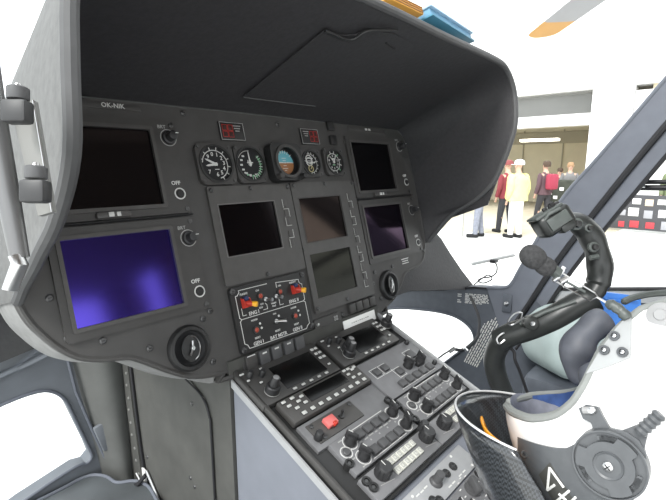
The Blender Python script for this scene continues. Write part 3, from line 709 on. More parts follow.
keypad(0, .0045, .203, 'right keypad radio with cream keys, partly behind the helmet visor', .082, ((.045, .296),), 7)
small_knob(K, -.004, .278, .004, .009, .020)
# lower step of the console
t = thing('lower_control_panel', 'pale grey panel with one tall knob and round sockets at the foot of the console', 'switch panel', con()); h = -.010
m = MB(); cbox(m, -.170, .3355, .050, .3800, -.030, h, .0015); m.build('plate', CPANEL2, t)
m = MB(); m.lathe([(.0115, 0), (.0105, .004), (.008, .006), (.0075, .022), (0, .022)], (-.062, -.3525, h), 20); m.build('tall_knob', BTN, t)
for x, s in ((-.096, .368), (-.030, .3545), (-.006, .3545), (-.086, .3745)):
    m = MB(); m.ring((x, -s, h), .004, .0078, 0, .002, 18); m.cyl((x, -s, h), .004, .001, mi=1); m.box((x, -s, h+.002), (.013, .0022, .0012), mi=1); m.build('round_socket', [BLACK, DULL], t)
m = MB()
for x, s in ((-.110, .347), (-.098, .3475), (-.086, .347), (-.010, .372), (.004, .372), (-.034, .372), (-.046, .372)): m.box((x, -s, h+.0003), (.009, .0022, .0006))
for x, s in ((.010, .341), (-.120, .343), (.030, .375)): m.cyl((x, -s, h), .0025, .001, n=10)
m.build('printed_legend', WHITE, t)
t = thing('rotary_selector_panel', 'darker panel with a broad rotary selector beside the helmet visor', 'switch panel', con())
m = MB(); cbox(m, -.170, .3825, .050, .50, -.030, h, .0015); m.build('plate', CPANEL, t)
m = MB(); m.lathe([(.014, 0), (.013, .005), (.0, .006)], (-.016, -.399, h), 24); m.T = Matrix.Translation((-.016, -.399, h)) @ Matrix.Rotation(-.5, 4, 'Z'); m.box((0, 0, .010), (.010, .028, .018), .003); m.build('rotary_selector', BTN, t)
m = MB()
for i in range(11): a = i*.52; m.box((-.016+.024*cos(a), -.399+.024*sin(a), h+.0004), (.005, .0018, .0006))
for i in range(8):
    for j in range(3): m.box((-.150+i*.022, -.430-j*.020, h+.0004), (.007, .002, .0006))
m.build('printed_legend', WHITE, t)
for x, s in ((-.075, .405), (-.105, .400), (-.055, .418), (-.09, .43), (.025, .392), (.03, .42)): pointer_knob(t, x, s, h, random.uniform(-1, 1), .009, False)
#END1
# ================================================================ AIRFRAME
def yzprism(m, poly, x0, x1, mi=0):      # polygon in (y, z), extruded in x, world axes
    T = Matrix(((0, 0, 1, 0), (1, 0, 0, 0), (0, 1, 0, 0), (0, 0, 0, 1)))
    m.prism(poly, x0, x1, mi, T)
TYZ = Matrix(((0, 0, 1, 0), (1, 0, 0, 0), (0, 1, 0, 0), (0, 0, 0, 1)))
TXZ = Matrix(((1, 0, 0, 0), (0, 0, -1, 0), (0, 1, 0, 0), (0, 0, 0, 1)))   # (x, z) polygon, thickness towards -y
# right side wall with chin window
hole = [(.50, 1.02), (.42, 1.045), (.353, 1.058), (.234, 1.092), (.13, 1.108), (.063, 1.114), (.01, 1.112), (-.03, 1.100), (-.06, 1.078), (-.072, 1.050), (-.066, 1.025), (-.02, .985), (.053, .909), (.135, .846), (.22, .80), (.40, .78), (.50, .82)]
outer = [(.62, 1.10), (.40, 1.135), (.235, 1.163), (.066, 1.196), (-.062, 1.231), (-.104, 1.236), (-.170, 1.248), (-.20, 1.28), (-.31, 1.18), (-.36, .98), (-.36, .60), (.62, .60)]
m = MB(); m.plate_hole(outer, hole, .75, .785, 0, TYZ); structure(m.build('wall_right', FRAME))
m = MB()
hs = spline([(.748, y, z) for y, z in hole], 3, True)
m.tube(hs, .0045, 8, closed=True); structure(m.build('trim_2', FRAME))
m = MB(); m._add([(.768, y, z) for y, z in hole], [list(range(len(hole)))]); structure(m.build('window_2', GLASS))
# sill strip with bright gaps under the windshield
m = MB(); m.tube([(.745, .30, 1.150), (.745, .066, 1.197), (.745, -.062, 1.230), (.745, -.14, 1.238)], .003, 8); structure(m.build('trim_3', SEAL))
# windshield corner web and A-pillar
pil = spline([(0, -.107, 1.237), (0, -.166, 1.248), (0, -.188, 1.270), (0, -.208, 1.317), (0, -.271, 1.457), (0, -.319, 1.553), (0, -.392, 1.656), (0, -.521, 1.845), (0, -.64, 2.02)], 4)
sea = spline([(0, -.170, 1.08), (0, -.190, 1.12), (0, -.215, 1.165), (0, -.240, 1.215), (0, -.310, 1.362), (0, -.407, 1.535), (0, -.525, 1.731), (0, -.66, 1.93), (0, -.78, 2.10)], 4)
m = MB(); vs = []; fs = []; nn = len(pil)
for p, q in zip(pil, sea):
    for x in (.742, .79): vs += [(x, p.y, p.z), (x, q.y, q.z)]
for i in range(nn-1):
    a = i*4; b = a+4
    fs += [(a, a+1, b+1, b), (a+2, b+2, b+3, a+3), (a, b, b+2, a+2), (a+1, a+3, b+3, b+1)]
m._add(vs, fs); structure(m.build('trim_4', PILLAR))
m = MB(); m.tube([(.744, p.y, p.z) for p in pil], .0055, 8); m.tube([(.746, p.y-.004, p.z-.003) for p in sea], .009, 8, mi=1); structure(m.build('trim_5', [PILLAR, SEAL]))
# door
D = bpy.data.objects.new('door_1', None); col.objects.link(D); D.location = (.79, -.4, 1.2); structure(D)
D.empty_display_size = .05
INVD = D.matrix_basis.inverted() if False else Matrix.Translation((-.79, .4, -1.2))
def dp(): m = MB(); m.T = INVD; return m
fr = [V((0, q.y+.004, q.z+.003)) for q in sea]; fr2 = [V((0, q.y-.040, q.z-.030)) for q in sea]
m = dp(); vs = []; fs = []
for p, q in zip(fr, fr2):
    for x in (.752, .80): vs += [(x, p.y, p.z), (x, q.y, q.z)]
for i in range(nn-1):
    a = i*4; b = a+4
    fs += [(a, a+1, b+1, b), (a+2, b+2, b+3, a+3), (a, b, b+2, a+2), (a+1, a+3, b+3, b+1)]
m._add(vs, fs); m.build('door_frame', PILLAR, D)
m = dp(); m.tube([(.754, q.y-.002, q.z-.001) for q in fr2], .006, 8); m.build('door_seal', SEAL, D)
m = dp(); yzprism(m, [(-.30, 1.258), (-1.4, 1.464), (-1.4, 1.43), (-.30, 1.225)], .765, .81); m.build('door_sill', mat('sill_pale', (.32, .33, .34), .5), D)
m = dp(); m.tube([(.765, -.30, 1.264), (.765, -1.4, 1.470)], .0055, 8); m.build('sill_seal', SEAL, D)
m = dp(); yzprism(m, [(-.28, 1.22), (-1.4, 1.43), (-1.4, .6), (-.28, .6)], .78, .82); m.build('door_panel', FRAME, D)
m = dp(); m.tube([(.79, -.478, 1.590), (.79, -1.5, 1.62)], .006, 8); m.tube([(.79, -.475, 1.575), (.79, -1.5, 1.60)], .0075, 8); m.tube([(.775, -.488, 1.582), (.775, -.502, 1.582)], .006, 8, mi=1); m.build('window_rail', [SEAL, METAL], D)
m = dp(); m._add([(.80, -.28, 1.27), (.80, -1.5, 1.27), (.80, -1.5, 2.1), (.80, -.80, 2.1)], [(0, 1, 2, 3)]); m.build('window_pane', GLASS, D)
# latch boss on the frame, printed placards
m = MB(); m.T = Matrix.Translation((.740, -.178, 1.200)) @ Matrix.Rotation(-pi/2, 4, 'Y')
m.box((0, 0, .002), (.060, .030, .006), .003); m.lathe([(.007, .004), (.007, .009), (0, .011)], n=16, mi=1)
o = m.build('latch_boss', [FRAME, METAL]); tag(o, 'small oval latch boss with a bright centre pin on the right frame corner', 'latch')
def frame_text(y0, z0, rows, dy, dz, ly, lz, th, name, label):
    "rows of tiny unreadable print on the inner face of the right frame"
    m = MB()
    for i, L in enumerate(rows):
        y = y0+dy*i; z = z0+dz*i; t = 0
        ln = sqrt(ly*ly+lz*lz)
        while t < L:
            w = random.uniform(.008, .02)
            a = V((0, y+ly*t/ln, z+lz*t/ln)); b = V((0, y+ly*min(L, t+w)/ln, z+lz*min(L, t+w)/ln)); nrm = V((0, -lz, ly))/ln*th/2
            m._add([V((.7485, 0, 0))+a-nrm, V((.7485, 0, 0))+b-nrm, V((.7485, 0, 0))+b+nrm, V((.7485, 0, 0))+a+nrm, V((.75, 0, 0))+a-nrm, V((.75, 0, 0))+b-nrm, V((.75, 0, 0))+b+nrm, V((.75, 0, 0))+a+nrm],
                   [(0, 1, 2, 3), (0, 4, 5, 1), (1, 5, 6, 2), (2, 6, 7, 3), (3, 7, 4, 0), (4, 7, 6, 5)])
            t += w+.004
    o = m.build(name, WHITE); tag(o, label, 'placard')
frame_text(-.030, 1.200, [.078, .080, .082, .084, .080, .084, .060], 0, -.0052, -1, .12, .0026, 'printed_placard', 'block of small print under the windshield corner on the right frame')
frame_text(-.002, 1.194, [.014, .014, 0, .010, .014], 0, -.0070, -1, .12, .0028, 'printed_placard', 'narrow column of small print left of the larger print block')
frame_text(-.040, .954, [.17, .185, .195, .205, .215, .225, .16], -.0076, -.001, -.38, .92, .0034, 'printed_placard', 'seven slanting lines of white print beside the chin window')
# ---- windshield panes (right of centre and left of centre)
def pane(sx, name):
    m = MB(); rows = []
    for j in range(7):
        t = j/6; row = []
        for i in range(11):
            s = i/10
            lo = V((.745*(1-s), -.03+.80*s-.12*sin(pi*s)*0+.25*s*(1-s), 1.236)); hi = V((.745*(1-s), -.63+.55*s+.2*s*(1-s), 2.12))
            p = lo.lerp(hi, t)+V((.0, .10, .05))*sin(pi*t)*s
            if i < 2: p.y = p.y
            row.append(V((p.x*sx, p.y, p.z)))
        rows.append(row)
    grid(m, rows); return structure(m.build(name, GLASS))
pane(1, 'window_1'); pane(-1, 'window_3')
# ---- left nose structure, chin window, curved side, pedestal
hl = [(-.90, 1.02), (-.75, 1.06), (-.55, 1.107), (-.47, 1.124), (-.41, 1.126), (-.378, 1.112), (-.356, 1.080), (-.340, 1.02), (-.320, .945), (-.313, .912), (-.328, .898), (-.352, .903), (-.47, .875), (-.70, .80), (-.90, .80)]
ol = [(-1.0, 1.17), (-.60, 1.235), (-.30, 1.235), (-.275, 1.1), (-.24, .85), (-.24, .62), (-1.0, .62)]
m = MB(); m.plate_hole(ol, hl, -.45, -.49, 0, TXZ); structure(m.build('wall_front', FRAMEL))
m = MB(); m.tube(spline([(x, .447, z) for x, z in hl], 3, True), .004, 8, closed=True); structure(m.build('trim_6', PILLAR))
m = MB(); m._add([(x, .47, z) for x, z in hl], [list(range(len(hl)))]); structure(m.build('window_4', GLASS))
m = MB(); m.tube([(-.75, .44, 1.14), (-.42, .445, 1.198), (-.36, .445, 1.214), (-.30, .445, 1.22)], .008, 8); structure(m.build('trim_7', METAL if False else FRAMEL))
# curved nose side between the window and the pedestal
m = MB(); rows = []
for i in range(13):
    t = i/12
    z = 1.26-.72*t
    row = []
    for k in range(9):
        s = k/8
        x = -.345+.09*t+(.115-.09*t+.0)*s; y = .452-.035*s-.03*sin(pi*s)
        row.append(V((x, y-.02*t*s, z)))
    rows.append(row)
grid(m, rows); structure(m.build('wall_left', PEDL))
m = MB(); m.tube([(-.352, .442, 1.26), (-.335, .440, 1.10), (-.312, .438, 1.0), (-.292, .436, .92), (-.262, .43, .80), (-.24, .42, .70)], .004, 8); structure(m.build('trim_8', PILLAR))
m = MB(); m.box((0, 0, 0), (.030, .012, .075), .004, T=Matrix.Translation((-.288, .425, .965)) @ Matrix.Rotation(-.25, 4, 'Y')); structure(m.build('trim_9', FRAMEL))
# pedestal side
T = thing('centre_pedestal', 'dark olive grey pedestal side panel with a riveted strip below the left display', 'pedestal', world(-.235, .2, .9))
TI = Matrix.Translation((.235, -.2, -.9))
def tp(): m = MB(); m.T = TI; return m
m = tp(); yzprism(m, [(-.052, 1.29), (-.054, .56), (.50, .56), (.50, 1.13), (.20, 1.27), (.10, 1.29)], -.2345, .21); m.build('body', PED, T)
m = tp(); yzprism(m, [(.032, 1.194), (.013, 1.150), (.010, .57), (.285, .57), (.300, .90), (.318, 1.02), (.330, 1.195), (.20, 1.222), (.10, 1.222)], -.2385, -.2345); m.build('access_panel', PED, T)
m = tp(); m.tube(spline([(-.2385, .30, 1.225), (-.2385, .15, 1.222), (-.2385, .09, 1.210), (-.2385, .036, 1.194), (-.2385, .014, 1.160), (-.2385, .011, 1.10), (-.2385, .010, .60)], 4), .0022, 6); m.build('panel_seam', SEAL, T)
m = tp(); yzprism(m, [(.36, 1.20), (.385, 1.20), (.385, 1.05), (.372, .90), (.34, .80), (.30, .70), (.27, .70), (.305, .80), (.337, .90), (.352, 1.05)], -.2425, -.2345); m.build('riveted_strip', PED, T)
m = tp(); m.tube(spline([(-.2385, .352, 1.20), (-.2385, .342, 1.05), (-.2385, .325, .90), (-.2385, .292, .80), (-.2385, .255, .70)], 3), .004, 6); m.build('strip_shadow_gap', SEAL, T)
for i in range(13):
    z = 1.17-i*.033; y = .372-(0 if z > 1.0 else (1.0-z)*.17)-.004*(i % 2)
    m = tp(); m.T = TI @ Matrix.Translation((-.2425, y, z)) @ Matrix.Rotation(-pi/2, 4, 'Y'); m.lathe([(.0038, 0), (.0032, .0018), (0, .003)], n=8); m.build('rivet', mat('rivet_grey', (.16, .16, .15), .5), T)
for y, z in ((.075, 1.165), (.29, 1.19), (.10, .985), (.085, .972), (.30, .94)):
    m = tp(); m.T = TI @ Matrix.Translation((-.2385, y, z)) @ Matrix.Rotation(-pi/2, 4, 'Y'); m.lathe([(.0045, 0), (.0035, .002), (0, .0028)], n=10); m.build('screw', DULL, T)
# floor edge and foot plate at lower left
m = MB(); fp = [(-.9, .42), (-.52, .43), (-.40, .435), (-.345, .44), (-.318, .43), (-.300, .40), (-.292, .36), (-.262, .335), (-.248, .30), (-.250, .26), (-.262, .20), (-.262, -.8), (-.9, -.8)]
m.prism(fp, .84, .868); o = m.build('foot_plate', FLOORM); tag(o, 'grey rubber foot plate with a wavy bright edge at the lower left', 'floor plate')
m = MB(); m.tube(spline([(x, y, .870) for x, y in fp[1:11]], 4), .004, 8); b = m.build('edge_trim', PILLAR, o)
m = MB()
m.tube([(-.244, .300, .905), (-.243, .19, .80)], .0035, 8); m.tube([(-.246, .355, .872), (-.246, .22, .79)], .0025, 8); o = m.build('cable_guide', METAL); tag(o, 'pair of thin bright rods running down beside the pedestal floor slot', 'rods')
m = MB(); m.box((-.2415, .318, .880), (.005, .018, .042), .002); m.tube([(-.246, .300, .895), (-.262, .312, .872), (-.262, .335, .860)], .005, 8, mi=1); o = m.build('pedal_bracket', [WHITE, SEAL]); tag(o, 'small white tag and black bracket at the foot of the riveted strip', 'bracket')
m = MB(); m.prism([(-.9, 1.15), (-.62, 1.195), (-.40, 1.235), (-.33, 1.26), (-.33, 1.42), (-.9, 1.42)], -.435, -.447, 0, TXZ); structure(m.build('trim_12', LEATHER))
structure(MB().box((0, -.9, .55), (1.7, 3.2, .05)).build('floor', FLOORM))
# unseen cabin pieces, added and cut to shape what the screens reflect
structure(MB().box((0, -1.75, 2.20), (1.6, 2.1, .05)).build('ceiling', mat('cabin_headliner', (.16, .13, .11), .9, noise=.1)))
structure(MB().box((.73, -2.75, 1.35), (.34, .05, 1.7)).build('reflection_wall_rear', mat('reflection_wall_brown', (.13, .075, .05), .9, noise=.1)))
structure(MB().box((.86, -1.68, 1.40), (.05, 1.36, 1.6)).build('reflection_wall_side', MATS['reflection_wall_brown']))

# ---- left door post and hinge blocks close to the lens
def W(u, v, d):   # a point at distance d along the view through the photo's pixel (used for hand-held sized parts near the lens)
    return CAM+(RT*((u-333)/450)+UP*((250-v)/450)+FW)*d
H = thing('door_post', 'pale metal door post with two black hinge blocks at the far left', 'door post', world(-.57, -.27, 1.6)); HI = Matrix.Translation((.57, .27, -1.6))
def hp(): m = MB(); m.T = HI; return m
m = hp(); a = [W(-14, 60, .33), W(-4, 130, .33), W(8, 195, .33), W(20, 258, .33)]
m.tube(a, [.0085, .0085, .0078, .0065], 12); m.build('post', mat('brushed_post', (.16, .16, .16), .35, .5), H)
m = hp(); m.tube([W(16, 255, .325), W(20, 264, .325), W(10, 290, .325)], [.0055, .006, .0055], 10, flat=.5); m.build('post_end', METAL, H)
m = hp(); A, B, C_, D_ = W(8, 98, .335), W(33, 100, .335), W(52, 212, .335), W(38, 216, .335); off = FW*.006
m._add([A, B, C_, D_, A+off, B+off, C_+off, D_+off], [(0, 1, 2, 3), (4, 7, 6, 5), (0, 4, 5, 1), (1, 5, 6, 2), (2, 6, 7, 3), (3, 7, 4, 0)]); m.tube([B, C_], .0007, 6, mi=1); m.build('hinge_plate', [mat('hinge_plate_grey', (.20, .20, .19), .6), METAL], H)
for u, v, lbl in ((18, 93, 0), (36, 172, 1)):
    c = W(u, v, .318)
    Rm = Matrix(((RT.x, -FW.x, UP.x, 0), (RT.y, -FW.y, UP.y, 0), (RT.z, -FW.z, UP.z, 0), (0, 0, 0, 1)))
    m = hp(); m.T = HI @ Matrix.Translation(c) @ Rm @ Matrix.Scale(.8, 4)
    m.lathe([(.0085, -.006), (.0090, -.005), (.0090, .004), (.008, .005), (0, .005)], n=20); m.lathe([(.003, .005), (.0025, .008), (0, .009)], n=10, mi=1); hb = m.build('hinge_bolt', [mat('hinge_grey', (.075, .075, .077), .5), METAL], H)
    m = hp(); m.T = HI @ Matrix.Translation(c) @ Rm @ Matrix.Scale(.85, 4)
    m.box((.001, .002, -.0165), (.021, .014, .019), .003); m.box((-.002, -.008, -.014), (.009, .006, .008), .002, mi=1); m.build('hinge_block', [mat('hinge_block_dark', (.03, .03, .031), .5), STICKG], H)

# ================================================================ CYCLIC STICK
ST = thing('control_stick', 'black cyclic control stick with a bent arm rising beside the console', 'control stick', world(.12, -.42, 1.28)); SI = Matrix.Translation((-.12, .42, -1.28))
def sp_(): m = MB(); m.T = SI; return m
m = sp_(); pts = spline([W(558, 224, .80), W(574, 222, .80), W(587, 231, .80), W(596, 248, .80), W(600, 268, .80), W(597, 286, .80), W(588, 299, .80)], 5)
rr = [.015+(.024-.015)*min(1, i/8) if i < 8 else .024-(.0012*sin(i*.9)) for i in range(len(pts))]
rr = [r*(.82 if i > 24 else 1) for i, r in enumerate(rr)]
m.tube(pts, rr, 18, flat=.85); m.build('grip', STICK, ST)
Rm = Matrix(((RT.x, UP.x, -FW.x, 0), (RT.y, UP.y, -FW.y, 0), (RT.z, UP.z, -FW.z, 0), (0, 0, 0, 1)))
m = sp_(); m.T = SI @ Matrix.Translation(W(553, 222, .79)) @ Rm @ Matrix.Rotation(radians(33), 4, 'Z')
m.box((0, .002, 0), (.062, .040, .046), .010, seg=3); m.box((-.004, .022, 0), (.054, .005, .040), .002, mi=1); m.box((.010, -.016, .010), (.030, .016, .03), .006)
hd = m.build('grip_head', [STICK, STICKG], ST)
m = sp_(); m.T = SI @ Matrix.Translation(W(553, 222, .79)) @ Rm @ Matrix.Rotation(radians(33), 4, 'Z')
m.tube([(-.024, .012, .018), (-.010, .020, .024), (.012, .018, .025)], .003, 8); m.box((.000, .002, .024), (.040, .022, .004), .002)
m.build('head_face', STICKG, hd)
m = sp_(); m.T = SI @ Matrix.Translation(W(549, 209, .79)) @ Rm @ Matrix.Rotation(radians(33), 4, 'Z')
m.cyl((.004, .002, .004), .007, .006, n=16); m.tube([(.004, .002, .008), (.004, .010, .010)], .004, 8); m.box((.014, .000, .004), (.008, .010, .010), .002); m.box((-.008, .003, .002), (.008, .008, .006), .001)
m.build('trim_switch', KNOB, hd)
for u, v, r in ((577, 224, .0070), (589, 228, .0048), (594, 247, .006)):
    m = sp_(); m.T = SI @ Matrix.Translation(W(u, v, .778)) @ Rm
    m.lathe([(r*1.5, -.006), (r*1.5, .001), (r*1.1, .002)], n=18, mi=1); m.lathe([(r, .0), (r*.8, .007), (0, .008)], n=14); m.build('grip_button', [BLACK, STICKG], ST)
m = sp_(); m.tube([W(590, 258, .778), W(598, 256, .778)], .0045, 8); m.build('trigger_rib', STICKG, ST)
m = sp_(); pts = spline([W(594, 296, .80), W(574, 306, .81), W(553, 318, .82), W(530, 328, .84), W(512, 334, .86), W(500, 340, .88)], 5)
m.tube(pts, [.028, .024]+[.022]*(len(pts)-2), 16); m.build('arm', STICK, ST)
m = sp_(); m.tube([W(576, 301, .79), W(545, 312, .81), W(520, 324, .83)], .004, 8); m.build('arm_edge', STICKG, ST)
m = sp_(); pts = spline([W(512, 334, .87), W(499, 345, .90), W(494, 362, .93), W(500, 385, .96), W(512, 410, 1.0), W(522, 440, 1.04), W(526, 480, 1.10)], 5)
m.tube(pts, [.018, .019]+[.021]*(len(pts)-2), 16); m.build('lower_tube', STICK, ST)
m = sp_(); m.T = SI @ Matrix.Translation(W(531, 323, .81)) @ Rm; m.lathe([(.013, -.01), (.013, .003), (.009, .005), (0, .006)], n=20); m.lathe([(.004, .005), (.004, .008), (0, .009)], n=10, mi=1); m.build('pivot_bolt', [STICK, METAL], ST)
m = sp_(); m.tube(spline([W(520, 320, .82), W(522, 313, .82), W(514, 314, .82), W(508, 322, .82), W(512, 325, .82), W(524, 318, .81)], 4), .0016, 6); m.build('wire_ring', METAL, ST)
m = sp_(); m.tube(spline([W(504, 333, .85), W(497, 338, .85), W(499, 344, .85), W(506, 338, .85)], 4, True), .0016, 6, closed=True); m.tube(spline([W(508, 346, .87), W(514, 352, .87), W(515, 360, .87), W(520, 372, .88), W(527, 392, .90)], 4), .003, 6, mi=1); m.build('lanyard', [METAL, SEAL], ST)
# ---- cord between the console edge and the frame
m = MB(); m.tube([W(432, 363, 1.12), W(444, 354, 1.14), W(451, 350, 1.15)], .0022, 6, mi=0)
m.tube([W(449, 352, 1.15), W(455, 348, 1.15)], .005, 8, mi=1); m.tube(spline([W(454, 349, 1.15), W(462, 350, 1.16), W(470, 345, 1.2), W(478, 335, 1.25), W(479, 318, 1.3), W(473, 302, 1.33), W(470, 296, 1.34)], 5), .0042, 8, mi=0); m.tube([W(464, 348, 1.16), W(467, 351, 1.16)], .0045, 6, mi=1)
o = m.build('cable', [SEAL, METAL]); tag(o, 'thin black cable with metal end crossing the chin window to the console edge', 'cable')

# ================================================================ HELMET
HC = CAM + (RT*((640-333)/450)+UP*((250-425)/450)+FW)*.50
AX = (HC-CAM).normalized(); RX = (RT-AX*RT.dot(AX)).normalized(); UX = RX.cross(AX).normalized()
Lv = (-AX-UX*.20-RX*.10).normalized(); Fv = RX*-.52+UX*.854; Fv = (Fv-Lv*Fv.dot(Lv)).normalized(); Uv = Lv.cross(Fv)
# right-handed frame (F, U', L)
HM = Matrix(((Fv.x, Uv.x, Lv.x, HC.x), (Fv.y, Uv.y, Lv.y, HC.y), (Fv.z, Uv.z, Lv.z, HC.z), (0, 0, 0, 1)))
rightH = HM.to_3x3().determinant() > 0
HT = thing('flight_helmet', 'white flight helmet lying crown down with raised smoked visor and blue lining', 'helmet', Matrix.Translation(HC))
HL = Matrix.Translation(-HC) @ HM     # helmet coordinates (f, u, l) -> thing-local
def hm(): m = MB(); m.T = HL; return m
RF, RU, RL = .140, .136, .118
def radii(u):
    k = sqrt(max(.001, 1-(abs(u)/RU)**2.3)) if u > 0 else sqrt(max(.001, 1-(abs(u)/(RU*1.45))**2.4))
    return RF*k, RL*k**.9
HMI = HM.inverted()
def hit(u, v, off=0.):
    "where the view ray through a spot meets the helmet surface, in helmet coordinates"
    d = (RT*((u-333)/450)+UP*((250-v)/450)+FW); best = None
    for i in range(600):
        p = HMI @ (CAM+d*(.28+i*.0005)); rf, rl = radii(p.y)
        if abs(p.y) > RU*1.3: continue
        q = (p.x/(rf+off))**2+(p.z/(rl+off))**2
        if best is None or q < best[0]: best = (q, p)
        if q < 1: return p
    return best[1]
_e = [hit(*q) for q in ((690, 288), (666, 301), (640, 309), (618, 327), (600, 350), (590, 370), (583, 385), (573, 400), (560, 412), (545, 417), (530, 418), (515, 413), (503, 405))]
edge = sorted((p.y, p.x) for p in _e)
print('EDGE', [(round(a, 3), round(b, 3)) for a, b in edge])
edge.append((edge[-1][0]+.008, edge[-1][1]+.02))
UBR = edge[-1][0]
def fedge(u):
    if u <= edge[0][0]: return edge[0][1]+(u-edge[0][0])*.35
    for (a, b), (c, d) in zip(edge, edge[1:]):
        if u <= c: return b+(d-b)*(u-a)/(c-a)
    return 9
def shell(off, name, mt, par, us):
    m = hm(); rows = []
    for u in us:
        k = sqrt(max(0, 1-(abs(u)/RU)**2.3)) if u > 0 else sqrt(max(0, 1-(abs(u)/(RU*1.45))**2.4))
        rf = (RF*k)+off; rl = (RL*k**.9 if k > 0 else 0)+off
        fe = fedge(u); th = math.acos(min(1, fe/rf)) if fe < rf else 0.0
        rows.append([V((rf*cos(th+(2*pi-2*th)*i/40), u, rl*sin(th+(2*pi-2*th)*i/40))) for i in range(41)])
    grid(m, rows); return m, rows
us = [-.125+i*(UBR+.125)/44 for i in range(45)]; us += [UBR+(.1359-UBR)*sin(radians(9*i)) for i in range(1, 11)]
m, rows = shell(0, 'shell', SHELLW, HT, us); sh = m.build('shell', SHELLW, HT, smooth=60)
m, rin = shell(-.010, 'liner', LINER, HT, [u*.94 for u in us]); m.build('lining', LINER, HT, smooth=60)
fr_ = [r[0] for r in rows[:45]]; bk_ = [r[-1] for r in rows[:45]][::-1]
brow = fr_+bk_
m = hm(); m.tube(spline([p+V((-.002, 0, -.003*(1 if p.z > 0 else -1))) for p in brow[::2]], 2), .0052, 10); m.build('edge_trim', TRIM, HT)
# brow pad: band inside the opening
m = hm(); rA = []; rB = []
for k in range(33):
    a = radians(-88+176*k/32); w = V((.100*cos(a)+.000, .092-.038*(1-cos(a)), .100*sin(a)))
    rA.append(w); rB.append(V((w.x-.020*cos(a), w.y+.010, w.z-.020*sin(a))))
grid(m, [rA, rB, [p+V((-.004, .016, 0)) for p in rB]]); m.build('brow_pad', PADG, HT, smooth=60)
for sgn in (1, -1):
    m = hm(); cpts = [V((.035, -.020, sgn*.080)), V((.052, .010, sgn*.082)), V((.048, -.055, sgn*.082)), V((.030, -.085, sgn*.078))]
    m.tube(spline([V((.030, .020, sgn*.072)), V((.056, -.002, sgn*.072)), V((.066, -.030, sgn*.072)), V((.060, -.060, sgn*.070)), V((.030, -.090, sgn*.066))], 6), [.014+.004*sin(i*.9) for i in range(25)], 12)
    m.build('cheek_pad', PADD, HT)
q_ = Matrix.Translation(-HC); m = MB(); m.T = q_
m.tube(spline([W(606, 318, .53), W(592, 328, .53), W(580, 342, .53), (W(575, 360, .53)), W(580, 374, .53), W(592, 380, .53)], 6), [.011+.007*sin(pi*min(1, (i+3)/30))+.0018*sin(i*.55) for i in range(31)], 16)
m.build('neck_pad', PADD, HT)
# grey cheek patch with three snaps
def onshell(f, u, off=0.):
    k = sqrt(max(.02, 1-(abs(u)/RU)**2.3)) if u > 0 else sqrt(max(.02, 1-(abs(u)/(RU*1.45))**2.4))
    rf = RF*k; rl = RL*k**.9; l = rl*sqrt(max(0, 1-(f/rf)**2)); nrm = V((f/rf**2, 0, l/rl**2)).normalized()
    return V((f, u, l))+nrm*off
def patch(m, poly, off, th, mi=0, N=10):
    "polygon in side view (f, u) laid on the shell, fan-subdivided"
    cx = sum(p[0] for p in poly)/len(poly); cy = sum(p[1] for p in poly)/len(poly)
    dense = []
    for i in range(len(poly)):
        a, b = poly[i], poly[(i+1) % len(poly)]
        for t in range(4): dense.append((a[0]+(b[0]-a[0])*t/4, a[1]+(b[1]-a[1])*t/4))
    n = len(dense); vs = []; fs = []
    for j in range(N+1):
        for (x, y) in dense: vs.append(onshell(cx+(x-cx)*max(j/N, .001), cy+(y-cy)*max(j/N, .001), off+th))
    for (x, y) in dense: vs.append(onshell(x, y, off-.002))
    for j in range(N+1):
        for i in range(n): fs.append((j*n+i, j*n+(i+1) % n, (j+1)*n+(i+1) % n, (j+1)*n+i))
    m._add(vs, fs, mi)
m = hm(); patch(m, [hit(*q).xy[:] for q in ((632, 313), (618, 328), (602, 350), (587, 374), (606, 368), (631, 358), (632, 335))], .001, .0012); m.build('cheek_patch', mat('satin_grey_patch', (.33, .34, .34), .5), HT)
for f, u in [hit(*q).xy[:] for q in ((616, 337), (606, 351), (624, 353))]:
    p = onshell(f, u, .002); m = hm(); m.T = HL @ Matrix.Translation(p) @ Matrix.Rotation(.35, 4, 'Y'); m.ring((0, 0, 0), .0028, .0048, -.001, .003, 18, mi=1); m.lathe([(.0032, 0), (.002, .003), (0, .0034)], n=12); m.build('snap_stud', [METAL, HGREY], HT)
m = hm(); m.T = HL @ Matrix.Translation(onshell(*hit(662, 316).xy[:], .001)) @ Matrix.Rotation(.35, 4, 'Y'); m.lathe([(.013, 0), (.012, .002), (.006, .003), (.005, .005), (0, .005)], n=24); m.build('ear_button', mat('pale_plastic', (.30, .30, .30), .4), HT)
# visor side plate: arm and round hub
def side(u, v, d=.385):
    "photo pixel -> helmet side-view (f, u)"
    p = hit(u, v, .006); return (p.x, p.y)
dp_ = .392
px = [(521, 440), (540, 446), (556, 449), (568, 449), (578, 444), (588, 436), (600, 431), (613, 429), (628, 432), (640, 440), (646, 452), (647, 468), (642, 484), (632, 497), (618, 508), (600, 520), (570, 535), (545, 535), (530, 510), (524, 475)]
m = hm(); patch(m, [side(a, b, dp_) for a, b in px], .004, .006, N=12); m.build('visor_side_plate', HGREY, HT, smooth=50)
hf, hu = side(610, 463, dp_); hp0 = onshell(hf, hu, .010)
k = sqrt(max(0, 1-(abs(hu)/RU)**2.3))
nv = V((hf/(RF*k)**2, hu/RU**2*.6, hp0.z/(RL*k)**2)).normalized()
zq = V((0, 0, 1)).rotation_difference(nv).to_matrix().to_4x4()
def hub(): m = hm(); m.T = HL @ Matrix.Translation(hp0) @ zq; return m
m = hub(); m.ring((0, 0, 0), .0285, .0300, -.012, .0035, 48); m.lathe([(.0288, -.012), (.0288, .001), (0, .001)], n=48); kb = m.build('visor_knob_base', HGREY, HT)
m = hub(); poly = []
